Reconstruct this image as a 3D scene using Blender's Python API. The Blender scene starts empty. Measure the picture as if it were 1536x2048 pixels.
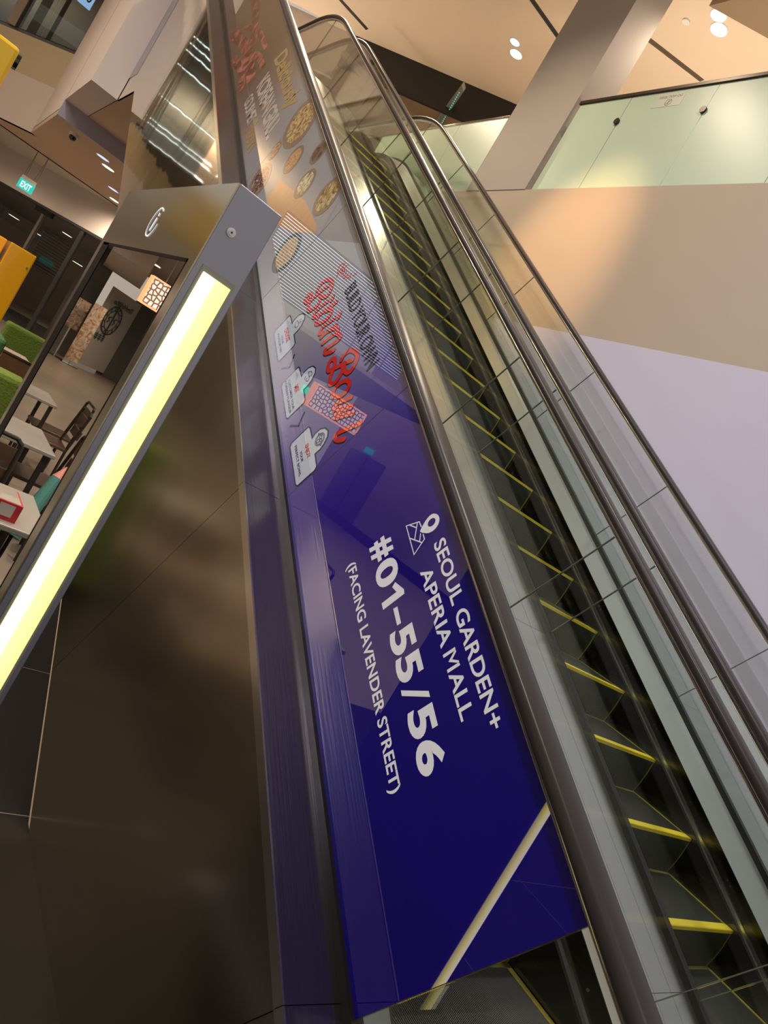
import bpy, bmesh, math, random
from mathutils import Vector, Matrix
random.seed(7)
C = bpy.data.collections.new('scene'); bpy.context.scene.collection.children.link(C)
Z0 = 1.84                      # eye height above the mall floor; all coordinates below are relative to the eye
PI = math.pi
# ---------------------------------------------------------------- camera
R = [[0.69731296, -0.50331905, 0.51031811], [0.38575168, -0.3365444, -0.85903056], [0.60411114, 0.79586921, -0.0405206]]
cam_data = bpy.data.cameras.new('camera'); cam = bpy.data.objects.new('camera', cam_data); C.objects.link(cam)
rx = Vector(R[0]); ry = -Vector(R[1]); rz = -Vector(R[2])
rx.normalize(); rz = (rz - rx * rz.dot(rx)).normalized(); ry = rz.cross(rx)
cam.matrix_world = Matrix(((rx.x, ry.x, rz.x, 0), (rx.y, ry.y, rz.y, 0), (rx.z, ry.z, rz.z, Z0), (0, 0, 0, 1)))
cam_data.sensor_fit = 'VERTICAL'; cam_data.sensor_height = 36.0; cam_data.lens = 36.0 * 1447.74 / 2048.0
cam_data.clip_start = 0.02; cam_data.clip_end = 200
sc = bpy.context.scene; sc.camera = cam
# ---------------------------------------------------------------- world, exposure
w = bpy.data.worlds.new('world'); sc.world = w; w.use_nodes = True
bg = w.node_tree.nodes['Background']; bg.inputs[0].default_value = (0.50, 0.43, 0.36, 1); bg.inputs[1].default_value = 1.15
sc.view_settings.view_transform = 'Standard'; sc.view_settings.look = 'None'
sc.view_settings.exposure = 0.0; sc.view_settings.gamma = 1.0; sc.view_settings.use_curve_mapping = False
try:
    sc.cycles.transparent_max_bounces = 32; sc.cycles.max_bounces = 10; sc.cycles.glossy_bounces = 6
    sc.cycles.sample_clamp_indirect = 6.0
except Exception: pass

def lamp(kind, name, loc, power, col, size=0.1, aim=None, spot=None, blend=0.6):
    d = bpy.data.lights.new(name, kind); d.energy = power; d.color = col
    if kind == 'AREA': d.shape = 'DISK'; d.size = size
    else: d.shadow_soft_size = size
    if kind == 'SPOT': d.spot_size = math.radians(spot or 110); d.spot_blend = blend
    o = bpy.data.objects.new(name, d); C.objects.link(o); o.location = (loc[0], loc[1], loc[2] + Z0)
    if aim:
        v = Vector(aim) - Vector(loc); o.rotation_euler = v.to_track_quat('-Z', 'Y').to_euler()
    return o
WARM = (1.0, 0.80, 0.58); COOL = (0.86, 0.88, 1.0); AMB = (1.0, 0.56, 0.24)
# ceiling downlights, housings built further down; the one by the west door is added fill
HIGH = [(5.72, 10.76), (6.10, 7.17), (2.6, 7.4), (2.6, 3.0), (-1.6, 6.4), (-2.4, 1.6), (-5.0, 5.0), (3.8, -4.2), (-5.0, 11.0), (3.4, 12.2), (-9.0, 19.0), (-3.4, 12.3)]
for i, (x, y) in enumerate(HIGH):
    lamp('SPOT', 'high_downlight_and_fill_lamp', (x, y, 6.9), ([0, 0, 620, 620, 1000, 1500, 620, 620, 620, 900, 620, 620][i]) if i > 1 else 330, (1, .93, .88) if i in (3, 4, 5, 7) else WARM, 0.09, (x, y, 0), 150, 0.8)
LOW = [(1.93, 14.3), (2.77, 17.5), (-0.1, 18.9)]  # last one is added to brighten the facade and has no fixture
for x, y in LOW: lamp('SPOT', 'low_downlight_and_fill_lamp', (x, y, 2.12), 330, WARM, 0.06, (x, y, 0), 172, 1.0)
lamp('SPOT', 'wall_washer_lamp', (1.9, 5.6, 6.9), 2100, AMB, 0.1, (4.95, 6.3, 2.9), 27, 1.0)
lamp('SPOT', 'cool_washer_lamp', (3.4, 1.2, 6.9), 620, COOL, 0.3, (4.95, 2.6, 0.6), 70, 1.0)
lamp('SPOT', 'added_uplight', (-3.0, 26.0, 4.3), 1900, WARM, 0.3, (-3.0, 27.0, 7.0), 165, 1.0)  # added uplight, brightens the upper shop ceiling mirrored in the cladding
for x, y in [(3.0, 22.5), (5.5, 26.0), (2.8, 29.5), (6.5, 33.5)]:
    lamp('SPOT', 'shop_lamp', (x, y, 1.25), 170, WARM, 0.1, (x, y, 0), 150, 0.9)
for x, y, z in [(4.5, 5.0, 4.0), (6.6, 2.0, 4.0), (3.2, 15.5, 4.2), (7.0, 7.5, 4.0), (-5.5, 14.0, 3.5), (-5.5, 4.0, 2.6)]:
    lamp('SPOT', 'added_uplight', (x if x != 4.5 else 6.2, y, z), 215 if x > 0 else 330, (1.0, .84, .66), 0.3, (x if x > 0 else x + 2, y + .5, 7.0), 165, 1.0)  # added uplights out of sight, lift the brightness of the high ceiling
for x, y in [(-0.5, 4.2), (-1.5, 7.5), (-3.5, 12.0), (-4.6, 21.6), (-3.0, 19.0)]:
    lamp('SPOT', 'dining_lamp', (x, y, 1.1), 60 if y < 13 else 200, WARM, 0.1, (x, y, 0), 150, 0.9)

# ---------------------------------------------------------------- materials
def nt(name):
    m = bpy.data.materials.new(name); m.use_nodes = True
    return m, m.node_tree.nodes, m.node_tree.links, m.node_tree.nodes['Principled BSDF']
def mat(name, col, rough=0.5, metal=0.0, coat=0.0, noise=0.0, nscale=8.0, bump=0.0, bscale=(1, 1, 1), emit=None, estr=0.0, spec=0.5, alpha=None):
    m, n, l, p = nt(name)
    p.inputs['Base Color'].default_value = (*col, 1); p.inputs['Roughness'].default_value = rough
    p.inputs['Metallic'].default_value = metal; p.inputs['Coat Weight'].default_value = coat
    p.inputs['Coat Roughness'].default_value = 0.004; p.inputs['Specular IOR Level'].default_value = spec
    tc = n.new('ShaderNodeTexCoord'); mp = n.new('ShaderNodeMapping'); mp.inputs['Scale'].default_value = bscale
    l.new(tc.outputs['Object'], mp.inputs[0])
    t = n.new('ShaderNodeTexNoise'); t.inputs['Scale'].default_value = nscale; t.inputs['Detail'].default_value = 4
    l.new(mp.outputs[0], t.inputs['Vector'])
    if noise:
        mx = n.new('ShaderNodeMix'); mx.data_type = 'RGBA'; mx.blend_type = 'MIX'
        mx.inputs[6].default_value = (*[c * (1 - noise) for c in col], 1); mx.inputs[7].default_value = (*[min(1, c * (1 + noise)) for c in col], 1)
        l.new(t.outputs['Fac'], mx.inputs[0]); l.new(mx.outputs[2], p.inputs['Base Color'])
    if bump:
        b = n.new('ShaderNodeBump'); b.inputs['Distance'].default_value = 0.01; b.inputs['Strength'].default_value = bump
        l.new(t.outputs['Fac'], b.inputs['Height']); l.new(b.outputs[0], p.inputs['Normal'])
    if emit:
        p.inputs['Emission Color'].default_value = (*emit, 1); p.inputs['Emission Strength'].default_value = estr
    return m
def glass(name, tint, refl=0.06, rough=0.0, ior=1.45):
    m, n, l, p = nt(name); n.remove(p)
    out = n['Material Output']; tr = n.new('ShaderNodeBsdfTransparent'); tr.inputs[0].default_value = (*tint, 1)
    gl = n.new('ShaderNodeBsdfGlossy'); gl.inputs['Roughness'].default_value = rough
    fr = n.new('ShaderNodeFresnel'); ge = n.new('ShaderNodeNewGeometry'); mr = n.new('ShaderNodeMapRange')
    mr.inputs['To Min'].default_value = ior; mr.inputs['To Max'].default_value = 1 / ior       # same reflectance from both sides of the pane
    l.new(ge.outputs['Backfacing'], mr.inputs['Value']); l.new(mr.outputs[0], fr.inputs[0])
    mx = n.new('ShaderNodeMixShader'); l.new(fr.outputs[0], mx.inputs[0]); l.new(tr.outputs[0], mx.inputs[1]); l.new(gl.outputs[0], mx.inputs[2])
    l.new(mx.outputs[0], out.inputs[0]); return m
M = {}
M['plaster'] = mat('plaster_white', (0.60, 0.53, 0.50), 0.65, noise=0.03, nscale=1.5)
M['plaster_cool'] = mat('plaster_cool_tone', (0.41, 0.40, 0.52), 0.6, noise=0.02, nscale=1.2)
M['plaster_warm'] = mat('plaster_warm_tone', (0.33, 0.275, 0.225), 0.6, noise=0.03, nscale=1.2)
M['ceiling'] = mat('ceiling_beige', (0.74, 0.60, 0.46), 0.7, noise=0.02, nscale=0.8)
M['ceiling_low'] = mat('ceiling_taupe', (0.50, 0.37, 0.26), 0.7, noise=0.02)
M['warm_tone_wall'] = mat('bulkhead_warm_tone', (0.50, 0.42, 0.28), 0.7, noise=0.02)
M['dark'] = mat('void_black', (0.012, 0.010, 0.010), 0.5)
M['brownceil'] = mat('ceiling_brown', (0.25, 0.17, 0.10), 0.6)
M['greybeam'] = mat('beam_grey', (0.16, 0.15, 0.145), 0.5)
M['floor'] = mat('floor_tile_dark', (0.010, 0.009, 0.008), 0.5, noise=0.25, nscale=3, spec=.2)
M['floor_p'] = mat('floor_bounce_beige', (.42, .35, .28), .4)  # unseen floor made pale to bounce light onto the low ceiling
M['floor_r'] = mat('floor_timber_tile', (0.24, 0.195, 0.155), 0.35, noise=0.2, nscale=3)
M['rubber'] = mat('handrail_rubber', (0.030, 0.027, 0.029), 0.30, spec=.14)
M['guide'] = mat('handrail_guide_steel', (0.55, 0.50, 0.44), 0.18, metal=1)
M['gasket'] = mat('black_gasket', (0.006, 0.006, 0.006), 0.3)
M['skirt'] = mat('skirt_steel_dark', (0.10, 0.095, 0.075), 0.16, metal=1, bump=0.05, nscale=3, bscale=(1, 1, 30))
M['strip'] = mat('bright_steel_strip', (0.72, 0.72, 0.72), 0.2, metal=1)
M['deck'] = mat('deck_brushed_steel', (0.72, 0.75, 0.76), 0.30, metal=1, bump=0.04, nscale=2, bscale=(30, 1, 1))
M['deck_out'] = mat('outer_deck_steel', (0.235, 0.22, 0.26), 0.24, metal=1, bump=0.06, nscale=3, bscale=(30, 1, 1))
M['lip'] = mat('deck_lip_steel', (0.62, 0.58, 0.48), 0.22, metal=1)
M['screwm'] = mat('screw_steel', (0.7, 0.7, 0.7), 0.2, metal=1)
M['white'] = mat('white_plastic', (0.75, 0.75, 0.74), 0.4)
M['black'] = mat('black_gloss', (0.01, 0.01, 0.01), 0.08, coat=0.5)
M['seam'] = mat('joint_dark', (0.03, 0.03, 0.03), 0.5)
M['glass'] = glass('balustrade_glass', (0.93, 0.95, 0.92))
M['glass_edge'] = mat('glass_edge', (0.10, 0.12, 0.10), 0.2)
M['shopglass'] = glass('shopfront_glass', (0.80, 0.80, 0.80)); M['shopglass_up'] = glass('upper_shopfront_glass', (0.42, 0.48, 0.52))
# wavy reflective cladding
def cladding_mat(name, col, rough, bs):
    m, n, l, p = nt(name); p.inputs['Metallic'].default_value = 1.0
    p.inputs['Base Color'].default_value = (*col, 1); p.inputs['Roughness'].default_value = rough
    tc = n.new('ShaderNodeTexCoord'); mp = n.new('ShaderNodeMapping'); mp.inputs['Rotation'].default_value = (math.radians(-30), 0, 0)
    mp.inputs['Scale'].default_value = (1, 2.2, 0.7); l.new(tc.outputs['Object'], mp.inputs[0])
    t = n.new('ShaderNodeTexNoise'); t.inputs['Scale'].default_value = 1.3; t.inputs['Detail'].default_value = 1.0
    l.new(mp.outputs[0], t.inputs['Vector'])
    b = n.new('ShaderNodeBump'); b.inputs['Distance'].default_value = 0.03; b.inputs['Strength'].default_value = bs
    l.new(t.outputs['Fac'], b.inputs['Height']); l.new(b.outputs[0], p.inputs['Normal']); return m
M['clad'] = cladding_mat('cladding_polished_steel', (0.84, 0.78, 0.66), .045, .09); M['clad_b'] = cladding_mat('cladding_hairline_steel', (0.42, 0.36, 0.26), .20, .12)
def ribbed(name, col, dark, scale, axis=0, rough=0.4, cover=0.5):
    m, n, l, p = nt(name); p.inputs['Roughness'].default_value = rough
    tc = n.new('ShaderNodeTexCoord'); wv = n.new('ShaderNodeTexWave'); wv.bands_direction = 'XYZ'[axis]; wv.inputs['Scale'].default_value = scale
    l.new(tc.outputs['Object'], wv.inputs[0]); r = n.new('ShaderNodeValToRGB'); r.color_ramp.elements[0].position = cover - .15; r.color_ramp.elements[1].position = cover + .15
    r.color_ramp.elements[0].color = (*dark, 1); r.color_ramp.elements[1].color = (*col, 1)
    l.new(wv.outputs['Fac'], r.inputs[0]); l.new(r.outputs[0], p.inputs['Base Color'])
    b = n.new('ShaderNodeBump'); b.inputs['Distance'].default_value = 0.004; b.inputs['Strength'].default_value = 0.6
    l.new(wv.outputs['Fac'], b.inputs['Height']); l.new(b.outputs[0], p.inputs['Normal']); return m
M['tread'] = ribbed('step_tread_ribbed', (0.016, 0.018, 0.017), (0.004, 0.004, 0.004), 35)
M['riser'] = ribbed('step_riser_ribbed', (0.022, 0.024, 0.022), (0.005, 0.005, 0.005), 35)
M['yellow'] = ribbed('step_border_yellow', (0.80, 0.66, 0.03), (0.28, 0.20, 0.01), 35, cover=0.25)
M['yellow_s'] = mat('step_side_yellow', (0.20, 0.165, 0.03), 0.45, noise=0.3, nscale=40)
M['brush'] = mat('skirt_brush_black', (0.01, 0.01, 0.01), 0.8)

# ---------------------------------------------------------------- mesh helpers
class MB:
    def __init__(s): s.v = []; s.f = []; s.m = []; s.mats = []
    def mi(s, m):
        if m not in s.mats: s.mats.append(m)
        return s.mats.index(m)
    def add(s, vs, fs, m):
        b = len(s.v); s.v += [tuple(v) for v in vs]; k = s.mi(m)
        for f in fs: s.f.append(tuple(b + i for i in f)); s.m.append(k)
    def box(s, x0, x1, y0, y1, z0, z1, m):
        s.add([(x0, y0, z0), (x1, y0, z0), (x1, y1, z0), (x0, y1, z0), (x0, y0, z1), (x1, y0, z1), (x1, y1, z1), (x0, y1, z1)],
              [(0, 3, 2, 1), (4, 5, 6, 7), (0, 1, 5, 4), (1, 2, 6, 5), (2, 3, 7, 6), (3, 0, 4, 7)], m)
    def prism(s, base, off, m):      # polygon (list of 3D points) swept by off
        n = len(base); o = Vector(off); top = [tuple(Vector(b) + o) for b in base]
        fs = [tuple(range(n - 1, -1, -1)), tuple(range(n, 2 * n))] + [(i, (i + 1) % n, n + (i + 1) % n, n + i) for i in range(n)]
        s.add(list(base) + top, fs, m)
    def cyl(s, a, b, r, m, n=24, r2=None):
        a = Vector(a); b = Vector(b); r2 = r if r2 is None else r2; d = (b - a).normalized()
        u = d.orthogonal().normalized(); v = d.cross(u)
        ra = [a + (u * math.cos(2 * PI * i / n) + v * math.sin(2 * PI * i / n)) * r for i in range(n)]
        rb = [b + (u * math.cos(2 * PI * i / n) + v * math.sin(2 * PI * i / n)) * r2 for i in range(n)]
        s.add(ra + rb, [tuple(range(n - 1, -1, -1)), tuple(range(n, 2 * n))] + [(i, (i + 1) % n, n + (i + 1) % n, n + i) for i in range(n)], m)
    def tube(s, pts, r, m, n=10):
        for a, b in zip(pts, pts[1:]): s.cyl(a, b, r, m, n)
        for p in pts[1:-1]: s.ball(p, r, m)
    def ball(s, c, r, m, n=10, k=6, sz=1.0):
        vs = []; fs = []
        for j in range(k + 1):
            t = PI * j / k
            for i in range(n): vs.append((c[0] + r * math.sin(t) * math.cos(2 * PI * i / n), c[1] + r * math.sin(t) * math.sin(2 * PI * i / n), c[2] + sz * r * math.cos(t)))
        for j in range(k):
            for i in range(n): fs.append((j * n + i, (j + 1) * n + i, (j + 1) * n + (i + 1) % n, j * n + (i + 1) % n))
        s.add(vs, fs, m)
    def build(s, name, parent=None, bevel=0, smooth=False):
        o0 = parent_world(parent)
        me = bpy.data.meshes.new(name); me.from_pydata([(v[0] - o0[0], v[1] - o0[1], v[2] - o0[2]) for v in s.v], [], s.f)
        for m in s.mats: me.materials.append(m)
        me.polygons.foreach_set('material_index', s.m)
        if smooth: me.polygons.foreach_set('use_smooth', [True] * len(s.f))
        bm = bmesh.new(); bm.from_mesh(me); bmesh.ops.recalc_face_normals(bm, faces=bm.faces); bm.to_mesh(me); bm.free()
        me.update(); o = bpy.data.objects.new(name, me); C.objects.link(o)
        if parent: o.parent = parent
        else: o.location = (0, 0, Z0)
        if bevel:
            b = o.modifiers.new('bevel', 'BEVEL'); b.width = bevel; b.segments = 2; b.limit_method = 'ANGLE'
        return o
def parent_world(p):
    v = Vector((0, 0, 0)); 
    if p is None: return v
    q = p
    while q: v = v + q.location; q = q.parent
    return v - Vector((0, 0, Z0))
def tag(o, label=None, cat=None, group=None, kind=None):
    if label: o['label'] = label
    if cat: o['category'] = cat
    if group: o['group'] = group
    if kind: o['kind'] = kind
    return o
def empty(name, loc, label, cat, group=None):
    o = bpy.data.objects.new(name, None); o.empty_display_size = 0.1; C.objects.link(o); o.location = (loc[0], loc[1], loc[2] + Z0)
    return tag(o, label, cat, group)
def struct(name, mb, **k): return tag(mb.build(name, **k), kind='structure')
def copy_tree(o, parent=None):
    c = o.copy(); C.objects.link(c)
    if parent: c.parent = parent
    for ch in [x for x in C.objects if x.parent == o and x is not c]: copy_tree(ch, c)
    return c
# incline frame: s along the slope, h above the line of step noses
c30, s30 = math.cos(PI / 6), math.sin(PI / 6)
N0 = -1.0857 * c30 - 1.335 * s30
def SH(s, h): n = N0 + h; return (s * c30 - n * s30, s * s30 + n * c30)     # -> (y, z)
FL = -Z0; UP = 3.95                                                         # mall floor, upper floor
# ================================================================ escalators
R1, R2 = 1.2, 1.6
T_LO = -0.576; A_LO = R1 * PI / 6; T_HI = 10.262; A_HI = R2 * PI / 6
def P(t, h=0.0):               # point (y, z) and direction at distance t along the nose line, h above it
    if T_LO <= t <= T_HI:
        y, z = SH(t, h); return y, z
    if t > T_HI:
        y0, z0 = SH(T_HI, 0); cy, cz = y0 + R2 * s30, z0 - R2 * c30
        a = min((t - T_HI) / R2, PI / 6); th = PI / 6 - a
        y, z = cy - (R2 + h) * math.sin(th), cz + (R2 + h) * math.cos(th)
        return y + max(0, t - T_HI - A_HI), z
    y0, z0 = SH(T_LO, 0); cy, cz = y0 - R1 * s30, z0 + R1 * c30
    a = min((T_LO - t) / R1, PI / 6); th = PI / 6 - a
    y, z = cy + (R1 - h) * math.sin(th), cz - (R1 - h) * math.cos(th)
    return y - max(0, T_LO - t - A_LO), z
def ts(t0, t1):
    br = [t0]; n = 7
    for a, b in ((T_LO - A_LO, T_LO), (T_HI, T_HI + A_HI)):
        br += [a + (b - a) * i / n for i in range(n + 1) if t0 < a + (b - a) * i / n < t1]
    return br + [t1]
def sweep(mb, prof, t0, t1, m, closed=True):      # prof: closed outline of (x, h) swept along the incline
    rings = [[(x, *P(t, h)) for x, h in prof] for t in ts(t0, t1)]
    n = len(prof); vs = [v for r in rings for v in r]; fs = []
    for j in range(len(rings) - 1):
        for i in range(n if closed else n - 1):
            fs.append((j * n + i, j * n + (i + 1) % n, (j + 1) * n + (i + 1) % n, (j + 1) * n + i))
    if closed: fs += [tuple(range(n)), tuple(range(len(vs) - n, len(vs)))[::-1]]
    mb.add(vs, fs, m)
def rect(x0, x1, h0, h1): return [(x0, h0), (x1, h0), (x1, h1), (x0, h1)]
T0, T1 = -2.3, 13.2
SEAMS = [-1.15, 0.275, 1.91, 3.31, 4.73, 6.36, 7.78, 9.20, 10.62, 12.0]

def rail_points(x):
    pts = []
    y, z = P(T0, 0.55); r = 0.345; yc, zc = y, z
    for i in range(9): a = -PI / 2 - PI * i / 9; pts.append((yc + r * math.cos(a), zc + r * math.sin(a)))
    for t in ts(T0, T1): pts.append(P(t, 0.895))
    y, z = P(T1, 0.55)
    for i in range(1, 10): a = PI / 2 - PI * i / 9; pts.append((y + r * math.cos(a), z + r * math.sin(a)))
    return pts
def rail_mesh(xc, half, thick, m, off=0.0):
    pts = rail_points(xc); k = 10; ring = []
    prof = []
    for i in range(16):
        a = 2 * PI * i / 16; ca, sa = math.cos(a), math.sin(a)
        prof.append((half * (abs(ca) ** .55) * (1 if ca > 0 else -1), thick * (abs(sa) ** .7) * (1 if sa > 0 else -1)))
    vs = []; n = len(prof)
    for j, (y, z) in enumerate(pts):
        a = pts[max(0, j - 1)]; b = pts[min(len(pts) - 1, j + 1)]
        d = Vector((b[0] - a[0], b[1] - a[1])).normalized(); nn = (-d.y, d.x)
        for px_, pn in prof: vs.append((xc + px_, y + nn[0] * (pn + off), z + nn[1] * (pn + off)))
    fs = [(j * n + i, j * n + (i + 1) % n, (j + 1) * n + (i + 1) % n, (j + 1) * n + i) for j in range(len(pts) - 1) for i in range(n)]
    fs += [tuple(range(n)), tuple(range(len(vs) - n, len(vs)))]
    mb = MB(); mb.add(vs, fs, m); return mb

def step_parts(root, x0, x1, yk, zk, rise, first=None):
    if first is not None:
        s, b = first; c = s.copy(); C.objects.link(c); d = b.copy(); C.objects.link(d); d.parent = c
        c.location = (s.location.x, s.location.y + (yk - s['y0']), s.location.z + (zk - s['z0'])); 
        return c
    mb = MB(); prof = [(0.002, -0.006), (0, -0.03), (0.0, -0.10), (0.006, -0.17 * rise / .231), (0.017, -rise)]
    mb.box(x0, x1, yk + .002, yk + .4 + .016, zk - .03, zk, M['tread'])
    a = [(x0, yk + y, zk + z) for y, z in prof] + [(x0, yk + .05, zk - rise), (x0, yk + .05, zk - .006)]
    mb.prism(a, (x1 - x0, 0, 0), M['riser'])
    s = mb.build('step', root)
    bb = MB(); e = .0015
    bb.box(x0, x1, yk - .002, yk + .046, zk - .004, zk + e, M['yellow'])
    bb.box(x0, x1, yk - .003, yk + .004, zk - .016, zk + e, M['yellow'])
    for xa, xb in ((x0, x0 + .028), (x1 - .028, x1)):
        bb.box(xa, xb, yk + .04, yk + .41, zk - .004, zk + e, M['yellow_s'])
        xs = (xa, xa + .012) if xa == x0 else (xb - .012, xb)
        bb.prism([(xs[0], yk + y - .002, zk + z) for y, z in prof] + [(xs[0], yk + .02, zk - rise), (xs[0], yk + .02, zk)], (xs[1] - xs[0], 0, 0), M['yellow_s'])
    bb.box(x0, x1, yk + .392, yk + .412, zk - .004, zk + e, M['yellow_s'])
    b = bb.build('step_border', s); s['y0'] = yk; s['z0'] = zk
    return s, b

def escalator(root, sx, gl_near, gl_far, near):
    x0, x1 = sx, sx + 1.0
    # moving steps
    ys = [1.335 + .4 * k for k in range(-9, 28)]
    def zn(y):
        lo, hi = T0 - 2, T1 + 3
        for _ in range(40):
            t = (lo + hi) / 2
            if P(t)[0] < y: lo = t
            else: hi = t
        return P(t)[1]
    proto = None; made = []
    for y in ys:
        z = zn(y); r = z - zn(y - .4)
        if abs(r - .2309) < .0005:
            if proto is None: proto = step_parts(root, x0, x1, y, z, .2309); made.append(proto[0])
            else: made.append(step_parts(root, x0, x1, y, z, .2309, proto))
        else: made.append(step_parts(root, x0, x1, y, z, max(r, .012))[0])
    for s in made:
        for k in ('y0', 'z0'):
            if k in s: del s[k]
    # glass panels with open joints
    for g, xs in ((gl_near, (gl_near - .006, gl_near + .006)), (gl_far, (gl_far - .006, gl_far + .006))):
        if near and g == gl_near: xs = (1.3595, 1.371)
        for a, b in zip(SEAMS, SEAMS[1:]):
            mb = MB(); sweep(mb, rect(xs[0], xs[1], .21, .872), a + .0025, b - .0025, M['glass']); mb.build('glass_panel', root)
        for a in SEAMS[1:-1]:
            ed = MB(); sweep(ed, rect(xs[0] + .001, xs[1] - .001, .215, .868), a - .0018, a + .0018, M['glass_edge']); ed.build('glass_joint_seal', root)
        gk = MB(); sweep(gk, rect(xs[0] - .016, xs[1] + .012, .16, .222), SEAMS[0] - .3, SEAMS[-1] + .2, M['gasket']); gk.build('glass_gasket', root)
        r = rail_mesh((xs[0] + xs[1]) / 2 - (.005 if near and g == gl_near else 0), .040, .021, M['rubber']).build('handrail', root, smooth=True)
        rail_mesh((xs[0] + xs[1]) / 2, .017, .013, M['guide'], -.027).build('handrail_guide', r, smooth=True)
    # newel ends of the glass
    for g in (gl_near, gl_far):
        for t, sgn in ((SEAMS[0], -1), (SEAMS[-1], 1)):
            y, z = P(t, .55); mb = MB(); n = 16
            pts = [(g - .006, y + sgn * (.325 * math.sin(PI * i / n)) + sgn * max(0, (abs(T0 - t) if sgn < 0 else abs(T1 - t)) - .0) * (1 if 0 < i < n or True else 0), z + .325 * math.cos(PI * i / n)) for i in range(n + 1)]
            pts = [(g - .006, y, z + .325)] + pts + [(g - .006, y, z - .325)]
            mb.prism(pts, (.012, 0, 0), M['glass']); mb.build('glass_end_panel', root)
    # skirts, decks
    ta, tb = -2.6, 13.4
    gn = 1.3595 if near else gl_near - .006; gf = gl_far
    mb = MB(); sweep(mb, rect(x0 - .020, x0 - .008, -.42, .12), ta, tb, M['skirt']); mb.build('skirt_panel', root)
    mb = MB(); sweep(mb, rect(x1 + .006, x1 + .018, -.42, .13), ta, tb, M['skirt'])
    sk = mb.build('skirt_panel', root)
    mb = MB(); sweep(mb, rect(x1 - .004, x1 + .0062, .038, .056), ta, tb, M['strip']); mb.build('skirt_strip', sk)
    mb = MB(); sweep(mb, rect(x1 - .016, x1 + .0062, .026, .038), ta, tb, M['brush']); mb.build('skirt_brush', sk)
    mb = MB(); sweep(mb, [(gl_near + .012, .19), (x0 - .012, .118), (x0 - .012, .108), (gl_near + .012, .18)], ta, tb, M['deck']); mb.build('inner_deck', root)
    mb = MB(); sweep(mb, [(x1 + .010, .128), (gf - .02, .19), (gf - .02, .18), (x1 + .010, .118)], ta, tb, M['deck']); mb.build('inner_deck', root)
    sc_ = MB()
    for i in range(24):
        t = .35 + i * .45; y, z = P(t, .085); sc_.cyl((x1 + .0065, y, z), (x1 + .0035, y, z), .006, M['screwm'], 10)
        if i % 2: y, z = P(t + .03, .085); sc_.cyl((x1 + .0065, y, z), (x1 + .0035, y, z), .006, M['screwm'], 10)
    sc_.build('skirt_screws', sk)
    # comb plates
    for y, z, d in ((P(T0)[0] - 1.2, FL, 1), (P(T1)[0] - 1.0, UP, 1)):
        mb = MB(); mb.box(x0 - .01, x1 + .01, y, y + 2.0, z - .01, z + .012, M['deck']); mb.build('comb_plate', root)

E1 = empty('escalator', (2.1, 5.0, FL), 'near escalator with the printed banner on its glass balustrade', 'escalator', None)
E2 = empty('escalator', (3.84, 5.0, FL), 'far escalator running up beside the plain plastered wall', 'escalator', None)
escalator(E1, 1.596, 1.357, 2.735, True)
escalator(E2, 3.335, 3.12, 4.58, False)
M['endst'] = mat('corner_steel_bluish', (.42, .41, .47), .25, metal=.9)
# outer deck, lip and cladding of the near escalator, in panels
JO = [-2.6, 0.31, 1.91, 3.31, 4.71, 6.11, 7.51, 8.91, 10.4, 13.4]
def clip(poly, f):
    out = []
    for i, p in enumerate(poly):
        q = poly[(i + 1) % len(poly)]; a, b = f(p), f(q)
        if a >= 0: out.append(p)
        if a * b < 0: t = a / (a - b); out.append((p[0] + t * (q[0] - p[0]), p[1] + t * (q[1] - p[1])))
    return out
top = [P(t, .168) for t in ts(-2.6, 13.4)]
YE = 10.86
side = [p for p in top if p[0] <= YE] ; side.append((YE, UP + .168))
side += [(YE, 2.41), (9.92, 2.41)]
yb, zb_ = SH(0, -1.25); slope = math.tan(PI / 6)
side += [(2.44, FL), (top[0][0], FL)]
sdir = lambda p: p[0] * c30 + p[1] * s30
for a, b in zip(JO, JO[1:]):
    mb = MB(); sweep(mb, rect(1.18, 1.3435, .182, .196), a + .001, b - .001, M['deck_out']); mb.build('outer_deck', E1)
    mb = MB(); sweep(mb, rect(1.176, 1.182, .166, .1975), a + .001, b - .001, M['lip']); mb.build('deck_lip', E1)
    if a > 10.3: continue
    lo = a if a > -2 else -9; hi = b if b < 10.39 else 99
    pl = clip(clip(side, lambda p: sdir(p) - lo - .0012), lambda p: hi - .0012 - sdir(p))
    if len(pl) > 2:
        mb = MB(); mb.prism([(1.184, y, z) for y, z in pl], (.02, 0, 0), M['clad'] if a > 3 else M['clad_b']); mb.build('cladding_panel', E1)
mb = MB(); mb.prism([(1.19, *p) for p in ((2.5, FL), (9.92, 2.41), (13.0, 2.41), (13.0, 2.45), (9.9, 2.45), (2.42, FL))], (3.6, 0, 0), M['ceiling_low']); mb.build('truss_soffit', E1)
mb = MB(); mb.box(1.178, 1.1835, YE - .42, YE, 2.72, UP + .16, M['endst']); mb.build('cladding_end_plate', E1)
mb = MB(); mb.box(1.20, 1.204, YE - .01, 13.0, 2.43, UP + .1, M['clad']); mb.build('cladding_return', E1)
# deck between the two flights and outer deck by the wall
for a, b in zip(JO, JO[1:]):
    mb = MB()
    for xa, xb in ((2.757, 2.842), (2.844, 2.972), (2.974, 3.098)): sweep(mb, rect(xa, xb, .183, .195), a + .001, b - .001, M['deck'])
    mb.build('middle_deck', E1)
    mb = MB(); sweep(mb, rect(4.604, 4.94, .183, .195), a + .001, b - .001, M['deck']); mb.build('outer_deck', E2)
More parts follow.
